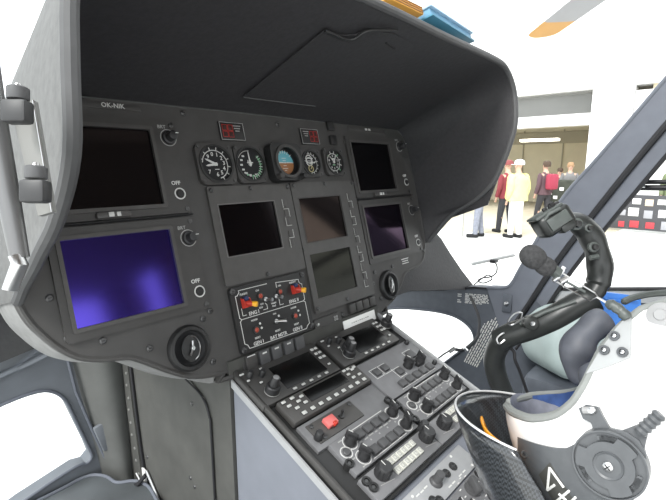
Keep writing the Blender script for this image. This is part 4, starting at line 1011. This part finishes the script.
for i in range(72):
    a = 2*pi*i/72; ph = (i % 24)/24; r = .0265 if ph < .36 else .0205; poly.append((r*cos(a+.35), r*sin(a+.35)))
m.prism(poly, .0, .0050); m.lathe([(.0125, .005), (.0118, .0065), (.010, .0055), (.006, .0062), (0, .0062)], n=32); kk = m.build('visor_knob', HGREY, kb)
for i in range(3):
    a0 = .35+2*pi*i/3+2.75
    m = hub(); m.line([(.0235*cos(a0+t*.08), .0235*sin(a0+t*.08)) for t in range(9)], .0040, .001, .002); m.build('detent', HGREY, kb)
m = hub(); m.lathe([(.0042, .006), (.0042, .0085), (.002, .010), (0, .010)], n=16); m.box((0, 0, .0101), (.006, .0009, .0006), mi=1); m.box((0, 0, .0101), (.0009, .006, .0006), mi=1); m.build('centre_screw', [METAL, DARK], kk)
# slotted tab and ribbed fitting above the hub
def pl(u, v, off): f, w = side(u, v, dp_); return onshell(f, w, off)
m = hm(); vsP = [(580, 410), (588, 406), (599, 408), (604, 418), (612, 432), (596, 436), (592, 424), (584, 420)]
patch(m, [side(a, b, dp_) for a, b in vsP], .002, .004, N=4); m.build('slotted_tab', HGREY, HT)
m = hm(); m.tube([pl(585, 412, .0075), pl(596, 412, .0075)], .0035, 10); tb = m.build('tab_slot', mat('slot_bright', (.28, .28, .28), .4), HT)
m = hm(); m.T = HL @ Matrix.Translation(pl(594, 412, .008)) @ Matrix.Rotation(.3, 4, 'Y'); m.lathe([(.0036, 0), (.003, .003), (0, .0035)], n=14); m.build('tab_screw', METAL, tb)
m = hm(); patch(m, [side(a, b, dp_) for a, b in [(620, 432), (638, 425), (648, 433), (644, 452), (634, 440)]], .002, .005, N=4); m.build('fitting_bracket', HGREY, HT)
m = hm(); A = pl(640, 432, .012); B = pl(662, 413, .014); m.tube([A.lerp(B, t/10) for t in range(11)], [.0045+.0014*(i % 2) for i in range(11)], 14); m.build('ribbed_fitting', HGREY, HT)
# maker's lettering on the side plate
m = hm(); patch(m, [side(a, b, dp_) for a, b in [(541, 475), (552, 463), (584, 512), (566, 520)]], .0098, .0006, N=4); bd = m.build('badge', mat('badge_dark', (.05, .05, .045), .5), HT)
m = hm()
def st(a, b, w=.0020):
    m.tube([pl(a[0], a[1], .0112), pl(b[0], b[1], .0112)], w, 6, flat=1)
for a, b in (((552, 468), (549, 489)), ((552, 468), (565, 486)), ((549, 489), (556, 484)), ((556, 500), (570, 489)), ((560, 492), (567, 498)) , ((563, 507), (576, 495)), ((571, 512), (583, 502)), ((583, 502), (588, 509)), ((578, 507), (583, 513))): st(a, b, .0013)
m.build('badge_lettering', WHITE, bd)
# screw on the plate corner
m = hm(); m.T = HL @ Matrix.Translation(pl(528, 456, .010)) @ Matrix.Rotation(.3, 4, 'Y'); m.ring((0, 0, 0), .0022, .0036, 0, .0014, 14); m.lathe([(.0022, 0), (0, .001)], n=12, mi=1); m.build('plate_screw', [METAL, DARK], HT)
# raised visor: shell standing off over the crown
AV, BV, LVR = .235, .186, .118
def vis(f, tt): # f along, tt lateral angle -1..1
    return f
m = hm(); rows = []
for j in range(15):
    row = []
    for i in range(41):
        a = radians(-90+180*i/40)
        # edge sweeps from the near plate forward around to the far plate
        f0 = .052+.086*cos(a); u0 = .086+.062*cos(a); l0 = .122*sin(a)
        f1 = -.11+.03*cos(a); u1 = .115+.070*cos(a)**.8 if cos(a) > 0 else .115; l1 = .112*sin(a)
        t = j/14
        row.append(V((f0+(f1-f0)*t, u0+(u1-u0)*t+.020*sin(pi*t)*max(0, cos(a)), l0+(l1-l0)*t)))
    rows.append(row)
grid(m, rows); vo = m.build('visor_cover', SMOKE, HT, smooth=60)
sm = vo.modifiers.new('thickness', 'SOLIDIFY'); sm.thickness = .0022; sm.offset = 1
m = hm(); m.tube(rows[0], .0016, 8); m.build('visor_edge', mat('visor_edge_pale', (.55, .55, .55), .3), vo)
m = hm(); rows2 = []
for j in range(5):
    row = []
    for i in range(25):
        a = radians(24+54*i/24); t = j/4
        f0 = .050+.056*cos(a)-.040*t; u0 = .092+.040*cos(a)+.014*t; row.append(V((f0, u0, .108*sin(a))))
    rows2.append(row)
grid(m, rows2); am = m.build('amber_visor', AMBER, HT, smooth=60); am.modifiers.new('thickness', 'SOLIDIFY').thickness = .0025
# microphone boom
m = MB(); m.T = Matrix.Translation(-HC); dM = .47
MBm = thing('boom_microphone', 'foam covered boom microphone on a thin wire frame in front of the stick', 'microphone', Matrix.Translation(W(560, 275, dM)))
MI = MBm.matrix_world.inverted() if False else Matrix.Translation(-W(560, 275, dM))
def mm(): m = MB(); m.T = MI; return m
m = mm(); ax = (W(562, 276, dM)-W(524, 250, dM)).normalized()
def blob(m, c, r, L, mi=0, e=2.2):
    T = Matrix.Translation(c) @ V((0, 0, 1)).rotation_difference(ax).to_matrix().to_4x4()
    pr = [(r*(max(0, 1-abs(k/10)**e))**(1/e)+1e-5, L*k/10) for k in range(-10, 11)]
    pr[0] = (0, -L); pr[-1] = (0, L); m.lathe(pr, n=24, mi=mi, T=T)
blob(m, W(533, 257, dM), .0122, .0140); blob(m, W(545, 266, dM), .0100, .0105, e=2.5); m.build('foam_windscreen', FOAM, MBm)
m = mm(); m.box((0, 0, 0), (.010, .010, .013), .002, T=Matrix.Translation(W(554.5, 271, dM)) @ V((0, 0, 1)).rotation_difference(ax).to_matrix().to_4x4()); m.build('capsule', STICKG, MBm)
m = mm(); m.tube([W(556, 277, dM), W(563, 270, dM)], .0026, 10); m.tube([W(553, 281, dM), W(559, 277, dM)], .0022, 8); m.tube([W(560, 282, dM), W(567, 278, dM)], .003, 10); m.tube([W(561, 272, dM), W(564, 267, dM)], .0028, 8); m.build('clamp', METAL, MBm)
m = mm(); m.tube([W(562, 273, dM), W(595, 293, .47), W(598, 297, .47), W(590, 301, .47), W(555, 281, dM)], .0009, 6); m.tube([W(597, 297, .47), W(612, 306, .46), W(622, 312, .45)], .0013, 6); m.tube([W(565, 281, dM), W(585, 292, .47)], .0013, 6, mi=1); m.build('wire_boom', [METAL, STICKG], MBm)
m = mm(); m.tube(spline([W(606, 303, .46), W(614, 306, .455), W(622, 312, .45), W(628, 319, .445)], 3), [.003, .0045, .006, .005, .006, .0055, .005, .006, .005, .004], 10); m.build('boom_joint', STICKG, MBm)

# ================================================================ RIGHT SEAT, BLUE BAG
t = thing('padded_seat', 'pale teal padded seat side showing between the stick and the helmet', 'seat', world(.50, -.42, .9)); q = Matrix.Translation((-.50, .42, -.9))
m = MB(); m.T = q; pts = [W(551, 350, 1.15), W(554, 334, 1.15), W(565, 322, 1.15), W(585, 312, 1.15), W(640, 311, 1.15), W(650, 330, 1.15), W(650, 400, 1.15), W(585, 386, 1.15), W(566, 380, 1.15), W(554, 368, 1.15)]
sp = spline(pts, 4, True); nn = len(sp); c = sum(sp, V((0, 0, 0)))/nn; vs = []; fs = []
for k_, (sc, d) in enumerate(((.0, -.018), (.5, -.016), (.8, -.010), (.94, -.0), (1., .02), (1.0, .16), (.9, .19), (0, .2))):
    for p in sp: vs.append(c+(p-c)*max(sc, .001)+FW*(d+.02))
for j in range(7):
    for i in range(nn): fs.append((j*nn+i, j*nn+(i+1) % nn, (j+1)*nn+(i+1) % nn, (j+1)*nn+i))
m._add(vs, fs); m.build('cushion', TEAL, t, smooth=60)
m = MB(); m.T = q; m.box((.62, -.50, .82), (.16, .40, .50), .03); m.build('seat_base', FRAME, t)
m = MB(); B0 = [W(599, 292, .92), W(630, 295, .92), W(641, 299, .92), W(641, 330, .92), W(600, 334, .92)]
b1 = [p+FW*.06 for p in B0]; nn = 5
m._add(B0+b1, [tuple(range(5)), tuple(range(9, 4, -1))]+[(i, i+5, (i+1) % 5+5, (i+1) % 5) for i in range(5)]); m.tube([W(600, 296, .915), W(610, 300, .915), W(638, 301, .915)], .002, 6)
o = m.build('blue_bag', BLUEB); tag(o, 'bright blue plastic case peeking out above the helmet', 'bag')
m = MB(); m.tube(spline([W(622, 303, .60), W(632, 298, .60), W(650, 294, .60), W(680, 292, .60)], 4), [.002]+[.0045]*12, 10); o = m.build('headband', STICKG); tag(o, 'dark grey padded strap lying just above the top of the helmet', 'strap')

# things on top of the shroud
t = thing('blue_edged_book', 'white book with blue edges lying on top of the shroud', 'book', pan(.232, .378, .262))
Rb = Matrix.Rotation(radians(4), 4, 'Y')
m = MB(); m.T = Rb; m.box((.0, .012, 0), (.205, .014, .12), .001); m.build('pages', mat('page_edge_blue', (.12, .28, .42), .6), t)
m = MB(); m.T = Rb; m.box((.0, .003, .002), (.212, .004, .126), .001); m.box((.0, .021, .002), (.212, .004, .126), .001, mi=1); m.build('cover', [mat('book_cover_teal', (.05, .20, .30), .5), mat('book_cover_pale', (.30, .45, .58), .5)], t)
t = thing('orange_booklet', 'orange and brown striped booklet on the shroud beside the blue edged book', 'book', pan(.062, .382, .262))
m = MB(); m.box((0, .008, 0), (.115, .014, .12), .001); m.build('cover', mat('booklet_orange', (.75, .38, .07), .6), t)
m = MB()
for k_ in range(3): m.box((0, .004+.0045*k_, .0605), (.112, .0014, .002), mi=0)
m.box((-.035, .0155, .03), (.03, .001, .04), mi=1); m.build('stripes', [mat('booklet_brown', (.30, .14, .04), .6), mat('booklet_violet', (.10, .06, .25), .6)], t)

# wiper and its hose outside the windshield foot
t = thing('windshield_wiper', 'pale wiper blade on the windshield foot with a curly black hose below', 'wiper', Matrix.Translation(W(492, 262, 1.62)))
q = Matrix.Translation(-W(492, 262, 1.62))
m = MB(); m.T = q; m.tube([W(472, 264, 1.62), W(514, 255, 1.62)], .011, 8, flat=.5); m.build('blade', mat('wiper_grey', (.35, .35, .34), .5), t)
m = MB(); m.T = q; m.tube(spline([W(494, 261, 1.6), W(497, 266, 1.6), W(496, 273, 1.6), W(490, 277, 1.6), W(482, 278, 1.6), W(478, 281, 1.6), W(484, 283, 1.6), W(492, 279, 1.6), W(488, 275, 1.6), W(480, 280, 1.58), W(474, 285, 1.56)], 4), .0024, 6); m.build('hose', SEAL, t)
m = MB(); m.T = q; m.box((0, 0, 0), (.03, .02, .012), .002, T=Matrix.Translation(W(494, 261, 1.61))); m.build('wiper_arm', SEAL, t)

# ================================================================ OUTSIDE
structure(MB().box((8, 5, -.05), (90, 90, .1)).build('floor_outside', CONCRETE))
bpy.data.objects['floor_outside'].name = 'ground'
FX = 15.
m = MB()
m.box((FX+.2, 5, 7.0), (.4, 40, 6.2)); m.box((FX+.2, 5, 2.93), (.4, 40, .01))
structure(m.build('wall_facade', WALLW))
m = MB(); m.box((FX+.1, 9.0, 3.02), (.5, 12.2, .34)); structure(m.build('trim_10', WALLW))
m = MB(); m.box((FX+1.2, 5, 3.9), (1.9, 40, .06)); m.box((FX+.75, 9.0, 3.5), (.1, 12.2, .8)); structure(m.build('trim_11', SOFFIT))  # grey plate carries the recess shadow in its colour
m = MB(); m.box((FX+.15, 2.38, 2.0), (.7, 1.02, 4.2)); structure(m.build('wall_pier', WALLW))
m = MB(); m.box((FX+.15, -4.6, 1.98), (.5, 11.0, 3.96)) if False else m.box((FX+.2, -4.1, 1.87), (.3, 11.9, 3.74)); structure(m.build('wall_shop', WALLW))
m = MB(); m.box((FX+6.2, 8.5, 2.0), (.2, 14, 4.2)); m.box((FX+3.2, 1.4, 2.0), (6, .15, 4)); structure(m.build('wall_hall', BEIGE))
m = MB(); m.box((FX+3.4, 8, 3.9), (5.6, 14, .1)); m.box((FX+6.05, 8.5, 2.85), (.12, 14, .5), mi=1)
for k_ in range(5): m.box((FX+6.08, 3.6+k_*1.7, 1.6), (.03, .05, 3.2), mi=1)
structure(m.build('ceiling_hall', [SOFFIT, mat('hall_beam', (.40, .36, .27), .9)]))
m = MB(); m.box((15.5, 8, .004), (11, 13, .01)); structure(m.build('floor_hall', mat('hall_floor_tan', (.52, .47, .36), .9, noise=.08, scale=2)))
m = MB(); m.box((FX+2, 5.0, 2.56), (.3, 1.3, .08)); o = m.build('hall_lamp', mat('lamp_white', (1, .95, .8), .5, emit=7)); tag(o, 'bright ceiling lamp glowing inside the hall opening', 'lamp')
# pale glazing grid high on the facade
m = MB()
for j in range(6): m.box((FX-.015, 2.0, 6.0+j*.42), (.02, 14, .03))
for i in range(26): m.box((FX-.015, -4+i*.66, 7.1), (.02, .03, 2.3))
m.box((FX-.04, 5.05, 6.4), (.06, .09, 2.0), mi=1)
structure(m.build('window_5', [mat('facade_grid_pale', (.66, .66, .62), .8), mat('drain_pipe', (.5, .5, .5), .7)]))
# rotor blade
t = thing('rotor_blade', 'grey rotor blade with a rounded orange tip above the windshield', 'rotor blade', world(4.9, 1.25, 3.2))
ax_ = V((4.95-.2, 1.22+.9, 0)).normalized(); ang = atan2(-1.40, -1.55)
def bl(): m = MB(); m.T = Matrix.Rotation(ang, 4, 'Z'); return m
t.matrix_world = world(5.50, 1.42, 3.2)
ang = atan2(-.62, -.80)
def bl(): m = MB(); m.T = Matrix.Rotation(ang, 4, 'Z'); return m
def aero(x, w): return [V((x, w*a, w*b)) for a, b in ((-.5, 0), (-.40, .045), (-.1, .065), (.25, .045), (.5, .0), (.25, -.02), (-.1, -.03), (-.40, -.03))]
def section(m, xs):
    rows = [aero(x, w)+[aero(x, w)[0]] for x, w in xs]; grid(m, rows); n_ = 8
    m._add(rows[0][:8], [tuple(range(8))]); m._add(rows[-1][:8], [tuple(range(8))])
m = bl(); section(m, [(0.0, .06), (.03, .18), (.08, .27), (.14, .32), (.22, .34), (.66, .34)]); lab(m.build('blade_tip', mat('tip_orange', (.42, .22, .06), .6), t), 'orange painted tip')
m = bl(); section(m, [(.66, .34), (6.3, .34)]); m.build('blade_body', mat('blade_grey', (.24, .24, .25), .6), t)

# ---- people
SKIN = mat('skin', (.55, .34, .25), .6)
def skin_mesh(name, verts, edges, mt, par, M, root=0, sub=2):
    me = bpy.data.meshes.new(name); me.from_pydata([v[:3] for v in verts], [], []) if False else me.from_pydata([tuple(v[:3]) for v in verts], edges, [])
    me.materials.append(mt); o = bpy.data.objects.new(name, me); col.objects.link(o); o.parent = par
    md = o.modifiers.new('skin', 'SKIN'); md.use_smooth_shade = True
    if not me.skin_vertices: me.attributes if False else None
    sv = me.skin_vertices[0].data
    for i, v in enumerate(verts):
        r = v[3]; sv[i].radius = (r, r) if not isinstance(r, tuple) else r
        sv[i].use_root = (i == root)
    s = o.modifiers.new('sub', 'SUBSURF'); s.levels = sub; s.render_levels = sub
    return o
def person(x, y, face, label, h, jacket, trousers, hair, hat=None, arms='down', stride=.10, extra=None, group=None, vest=None, bulk=1.):
    """standing figure; face = heading of the body in degrees"""
    t = bpy.data.objects.new('person', None); col.objects.link(t); t.empty_display_size = .2
    t.matrix_world = Matrix.Translation((x, y, 0)) @ Matrix.Rotation(radians(face), 4, 'Z') @ Matrix.Scale(h/1.75, 4)
    t['label'] = label; t['category'] = 'person'
    M = None; s_ = stride
    # +x is the figure's front, y its left
    L = []
    hipw, shw = .095, .185
    J = {'pel': (0, 0, .95, (.15, .11)), 'waist': (0, 0, 1.10, (.14, .10)), 'chest': (.0, 0, 1.30, (.17, .12)), 'neckb': (0, 0, 1.44, (.10, .08)), 'neck': (.01, 0, 1.52, .055), 'jaw': (.03, 0, 1.58, (.065, .06)), 'head': (.02, 0, 1.67, (.078, .09)), 'top': (.015, 0, 1.72, (.06, .065))}
    keys_ = ['pel', 'waist', 'chest', 'neckb', 'neck', 'jaw', 'head', 'top']
    v = [J[k] for k in keys_]; e = [(i, i+1) for i in range(7)]
    def chain(start, pts):
        prev = start
        for p in pts: v.append(p); e.append((prev, len(v)-1)); prev = len(v)-1
        return prev
    for sd in (1, -1):
        fx = s_*sd*.5
        chain(0, [(0, sd*hipw, .88, .085), (fx*.5+.02, sd*(hipw+.005), .50, .058), (fx*.5, sd*(hipw+.005), .42, .055), (fx, sd*(hipw+.01), .10, .038), (fx+.01, sd*(hipw+.01), .05, .040), (fx+.15, sd*(hipw+.03), .03, .032)])
    hands = []
    for sd in (1, -1):
        if arms == 'down': A = [(0, sd*shw, 1.40, .055), (-.02, sd*(shw+.05), 1.12, .042), (.05, sd*(shw+.06), .90, .030), (.07, sd*(shw+.06), .84, .026)]
        elif arms == 'front': A = [(0, sd*shw, 1.40, .055), (.02, sd*(shw+.06), 1.14, .042), (.24, sd*(shw-.05), 1.12, .030), (.31, sd*(shw-.08), 1.13, .026)]
        else: A = [(0, sd*shw, 1.40, .055), (-.05, sd*(shw+.12), 1.16, .042), (.03, sd*(shw+.02), .98, .030), (.08, sd*(shw-.02), .97, .026)]
        hi = chain(2, A); hx, hy, hz, _ = v[hi]
        for kf in range(4): chain(hi, [(hx+.012+.01*kf*0, hy+(kf-1.5)*.017, hz-.045, .009), (hx+.02, hy+(kf-1.5)*.017, hz-.085+(.008 if kf in (0, 3) else 0), .008)])
        chain(hi, [(hx+.035, hy-sd*.02, hz-.02, .010), (hx+.045, hy-sd*.02, hz-.05, .009)])
        hands.append((hx, hy, hz, A))
    skin_mesh('body', v, e, SKIN, t, M, 0, 2)
    # face
    m = MB()
    for sd in (1, -1): m.lathe([(.010, -.004), (.008, .004), (0, .006)], (0, 0, 0), 10, T=Matrix.Translation((.100, sd*.030, 1.655)) @ Matrix.Rotation(pi/2, 4, 'Y'))
    m.tube([(.104, 0, 1.65), (.118, 0, 1.62), (.104, 0, 1.612)], [.008, .013, .009], 8, mi=1); m.tube([(.092, -.022, 1.585), (.100, 0, 1.585), (.092, .022, 1.585)], .005, 6, mi=2)
    for sd in (1, -1): m.tube([(.015, sd*.085, 1.66), (.005, sd*.094, 1.64), (.018, sd*.086, 1.615)], .010, 8, mi=1)
    m.build('face', [DARK, SKIN, mat('lip', (.40, .15, .12), .6)], t)
    # trousers
    tv = [(0, 0, 1.02, (.155, .115)), (0, 0, .94, (.165, .125))]; te = [(0, 1)]
    for sd in (1, -1):
        fx = s_*sd*.5; b = len(tv)
        tv += [(0, sd*hipw, .84, .105), (fx*.5+.02, sd*(hipw+.005), .48, .078), (fx, sd*(hipw+.01), .10, .064), (fx, sd*(hipw+.01), .07, .064)]; te += [(1, b), (b, b+1), (b+1, b+2), (b+2, b+3)]
    skin_mesh('trousers', tv, te, trousers, t, M, 1)
    m = MB(); B = bulk
    tz = [(.86, .200), (.90, .203), (1.0, .196), (1.12, .190), (1.25, .198), (1.34, .196), (1.40, .160), (1.445, .110), (1.475, .080)]
    m.tube(spline([(0, 0, z) for z, r_ in tz], 2), [r_*(B if z_ < 1.4 else 1+(B-1)*.5) for z_, r_ in [(tz[min(8, k//2)][0], (tz[k//2][1] if k % 2 == 0 else (tz[k//2][1]+tz[k//2+1][1])/2)) for k in range(17)]], 20, flat=.70, upv=(1, 0, 0))
    for hx, hy, hz, A in hands:
        sg = 1 if hy > 0 else -1; o_ = sg*(B-1)*.10
        m.tube(spline([(0, A[0][1]-sg*.03+o_*.5, 1.405), (A[0][0], A[0][1]+o_, 1.355), (A[1][0], A[1][1]+o_, A[1][2]), (A[2][0], A[2][1]+o_*.3, A[2][2])], 4), [.045*B, .06*B, .068*B, .07*B]+[.068*B, .066*B, .064*B, .062*B, .058*B, .056*B, .052*B, .050*B, .047], 14)
    m.build('jacket', jacket, t, smooth=60)
    if vest:
        for z0 in (1.20, 1.02): 
            m = MB(); m.lathe([(.236, 0), (.232, .05)], (0, 0, 0), 28, T=Matrix.Translation((0, 0, z0)) @ Matrix.Diagonal((.80, 1.0, 1, 1))); m.build('reflective_band', vest, t)
    for sd in (1, -1):
        fx = s_*sd*.5; m = MB(); m.T = Matrix.Translation((fx+.06, sd*(hipw+.015), .045)); m.box((0, 0, 0), (.27, .095, .085), .03); m.build('shoe', DARK, t)
    m = MB(); m.T = Matrix.Translation((0.0, 0, 1.685)) @ Matrix.Diagonal((1.08, .96, 1, 1))
    if hat: m.lathe([(.108, -.02), (.110, .02), (.098, .065), (.06, .095), (0, .105)], n=24); m.box((.12, 0, -.012), (.10, .13, .012), .005); m.build('cap', hat, t)
    else: m.lathe([(.092, -.07), (.102, -.02), (.103, .03), (.088, .068), (.05, .090), (0, .096)], (-.012, 0, 0), n=24); m.build('hair', hair, t)
    if extra: extra(t)
    return t
HV = mat('hi_vis_jacket', (.74, .72, .26), .7, noise=.12, scale=8); WT = mat('white_trousers', (.78, .76, .74), .8)
GJ = mat('pale_jacket', (.62, .60, .58), .8, noise=.1, scale=10); GP = mat('grey_jeans', (.20, .21, .25), .8, noise=.15, scale=20)
RJ = mat('dark_red_jacket', (.20, .03, .04), .8); BT = mat('black_trousers', (.03, .03, .035), .8); MJ = mat('maroon_jacket', (.09, .05, .06), .8)
HB = mat('brown_hair', (.07, .045, .03), .8)
person(9.75, 3.05, 70, 'person in a pale yellow reflective jacket, white cap and white trousers, seen from behind', 1.74, HV, WT, HB, mat('white_cap', (.8, .8, .8), .7), 'down', .06, bulk=1.38)
person(10.35, 3.52, 60, 'person in dark red jacket and black trousers, half hidden behind the yellow jacket', 1.74, RJ, BT, HB, mat('dark_red_cap', (.22, .05, .05), .7), 'down', .2)
person(9.3, 3.72, 120, 'person in pale jacket and grey jeans cut off by the end of the shroud', 1.76, GJ, GP, HB, None, 'down', .16, bulk=1.15)
def pack(t):
    m = MB(); m.box((-.24, 0, 1.22), (.18, .32, .42), .06); m.build('backpack', mat('backpack_red', (.30, .03, .06), .7), t)
person(12.4, 3.28, 60, 'person in a dark coat with a red backpack walking towards the hall', 1.74, MJ, BT, HB, None, 'down', .3, extra=pack)
person(14.6, 3.25, 200, 'person in black and white jacket facing the helicopter beside the pier', 1.72, mat('black_white_jacket', (.16, .16, .16), .8), BT, mat('fair_hair', (.35, .22, .12), .8), None, 'front', .1)
person(14.9, 3.62, 180, 'small figure in a red top behind the dark stand', 1.55, RJ, BT, HB, None, 'front', .1)
# dark stand beside the pier
t = thing('display_stand', 'dark covered stand with papers on it in front of the white pier', 'stand', world(13.6, 3.05, 0))
MB().box((0, 0, .62), (.9, .80, 1.22), .05).build('covered_body', mat('stand_dark', (.035, .04, .03), .8, noise=.3, scale=6), t)
for i in range(5):
    MB().box((-.46, -.3+.15*i, .75+.12*(i % 3)), (.01, .11, .09), .002).build('paper', WT, t)
m = MB(); m.lathe([(.055, 0), (.055, .95), (.075, .96), (.075, 1.0), (0, 1.0)], n=16); o = m.build('bollard', mat('bollard_grey', (.45, .45, .42), .7)); o.matrix_world = world(9.2, 4.10, 0); tag(o, 'grey post standing on the pavement left of the people', 'post')
# crowd and notice board seen through the side door window
t = thing('notice_board', 'large board of posters in yellow, white, red and grey behind the door window', 'notice board', world(12.6, 1.0, 0))
m = MB(); m.box((.05, -.05, .50), (.06, 2.55, .86), .01); m.build('panel', mat('board_dark', (.06, .06, .065), .8), t)
for y in (1.27, -1.35): MB().box((.05, y-.03, .48), (.07, .07, .96), .01).build('leg', mat('board_leg', (.5, .5, .5), .6), t)
cols_ = [(.70, .60, .20), (.75, .75, .72), (.6, .6, .6), (.45, .04, .05), (.30, .30, .32), (.55, .45, .35)]
for i in range(22):
    y = 1.08-.30*(i % 7)+random.uniform(-.05, .05); z = .20+.28*(i//7)+random.uniform(-.03, .03); k_ = random.choice([0, 1, 1, 2, 4, 5]) if i//7 else random.choice([3, 3, 4])
    MB().box((.012, y, z), (.012, random.uniform(.12, .24), random.uniform(.12, .22)), .002).build('poster', mat('poster_%d' % k_, cols_[k_], .7), t)
for i, (x, y, h, j, lb) in enumerate([(13.5, .55, 1.75, mat('olive_jacket', (.16, .19, .10), .8), 'person in an olive jacket behind the notice board, head above it'), (13.7, -.1, 1.68, mat('white_shirt', (.7, .7, .68), .8), 'person in a white shirt behind the notice board'),
                                  (13.3, -.7, 1.72, MJ, 'person in a dark coat at the right end behind the notice board')]):
    person(x, y, 190, lb, h, j, BT, HB, None, 'down', .1)

# ================================================================ LIGHT
w = bpy.data.worlds.new('world'); bpy.context.scene.world = w; w.use_nodes = True
bg = w.node_tree.nodes['Background']; bg.inputs['Color'].default_value = (.93, .97, 1.0, 1); bg.inputs['Strength'].default_value = 1.9
sd = bpy.data.lights.new('sun', 'SUN'); sd.energy = 3.2; sd.angle = radians(18); sd.color = (1, .98, .95)
so = bpy.data.objects.new('sun', sd); col.objects.link(so)
so.rotation_euler = V((.75, .10, -.75)).normalized().to_track_quat('-Z', 'Y').to_euler()
vs_ = bpy.context.scene.view_settings; bpy.context.scene.display_settings.display_device = 'sRGB'
vs_.view_transform = 'Standard'; vs_.look = 'None'; vs_.gamma = 1; vs_.exposure = .35; vs_.use_curve_mapping = False
bpy.context.scene.cycles.max_bounces = 8
bpy.context.scene.cycles.transparent_max_bounces = 12
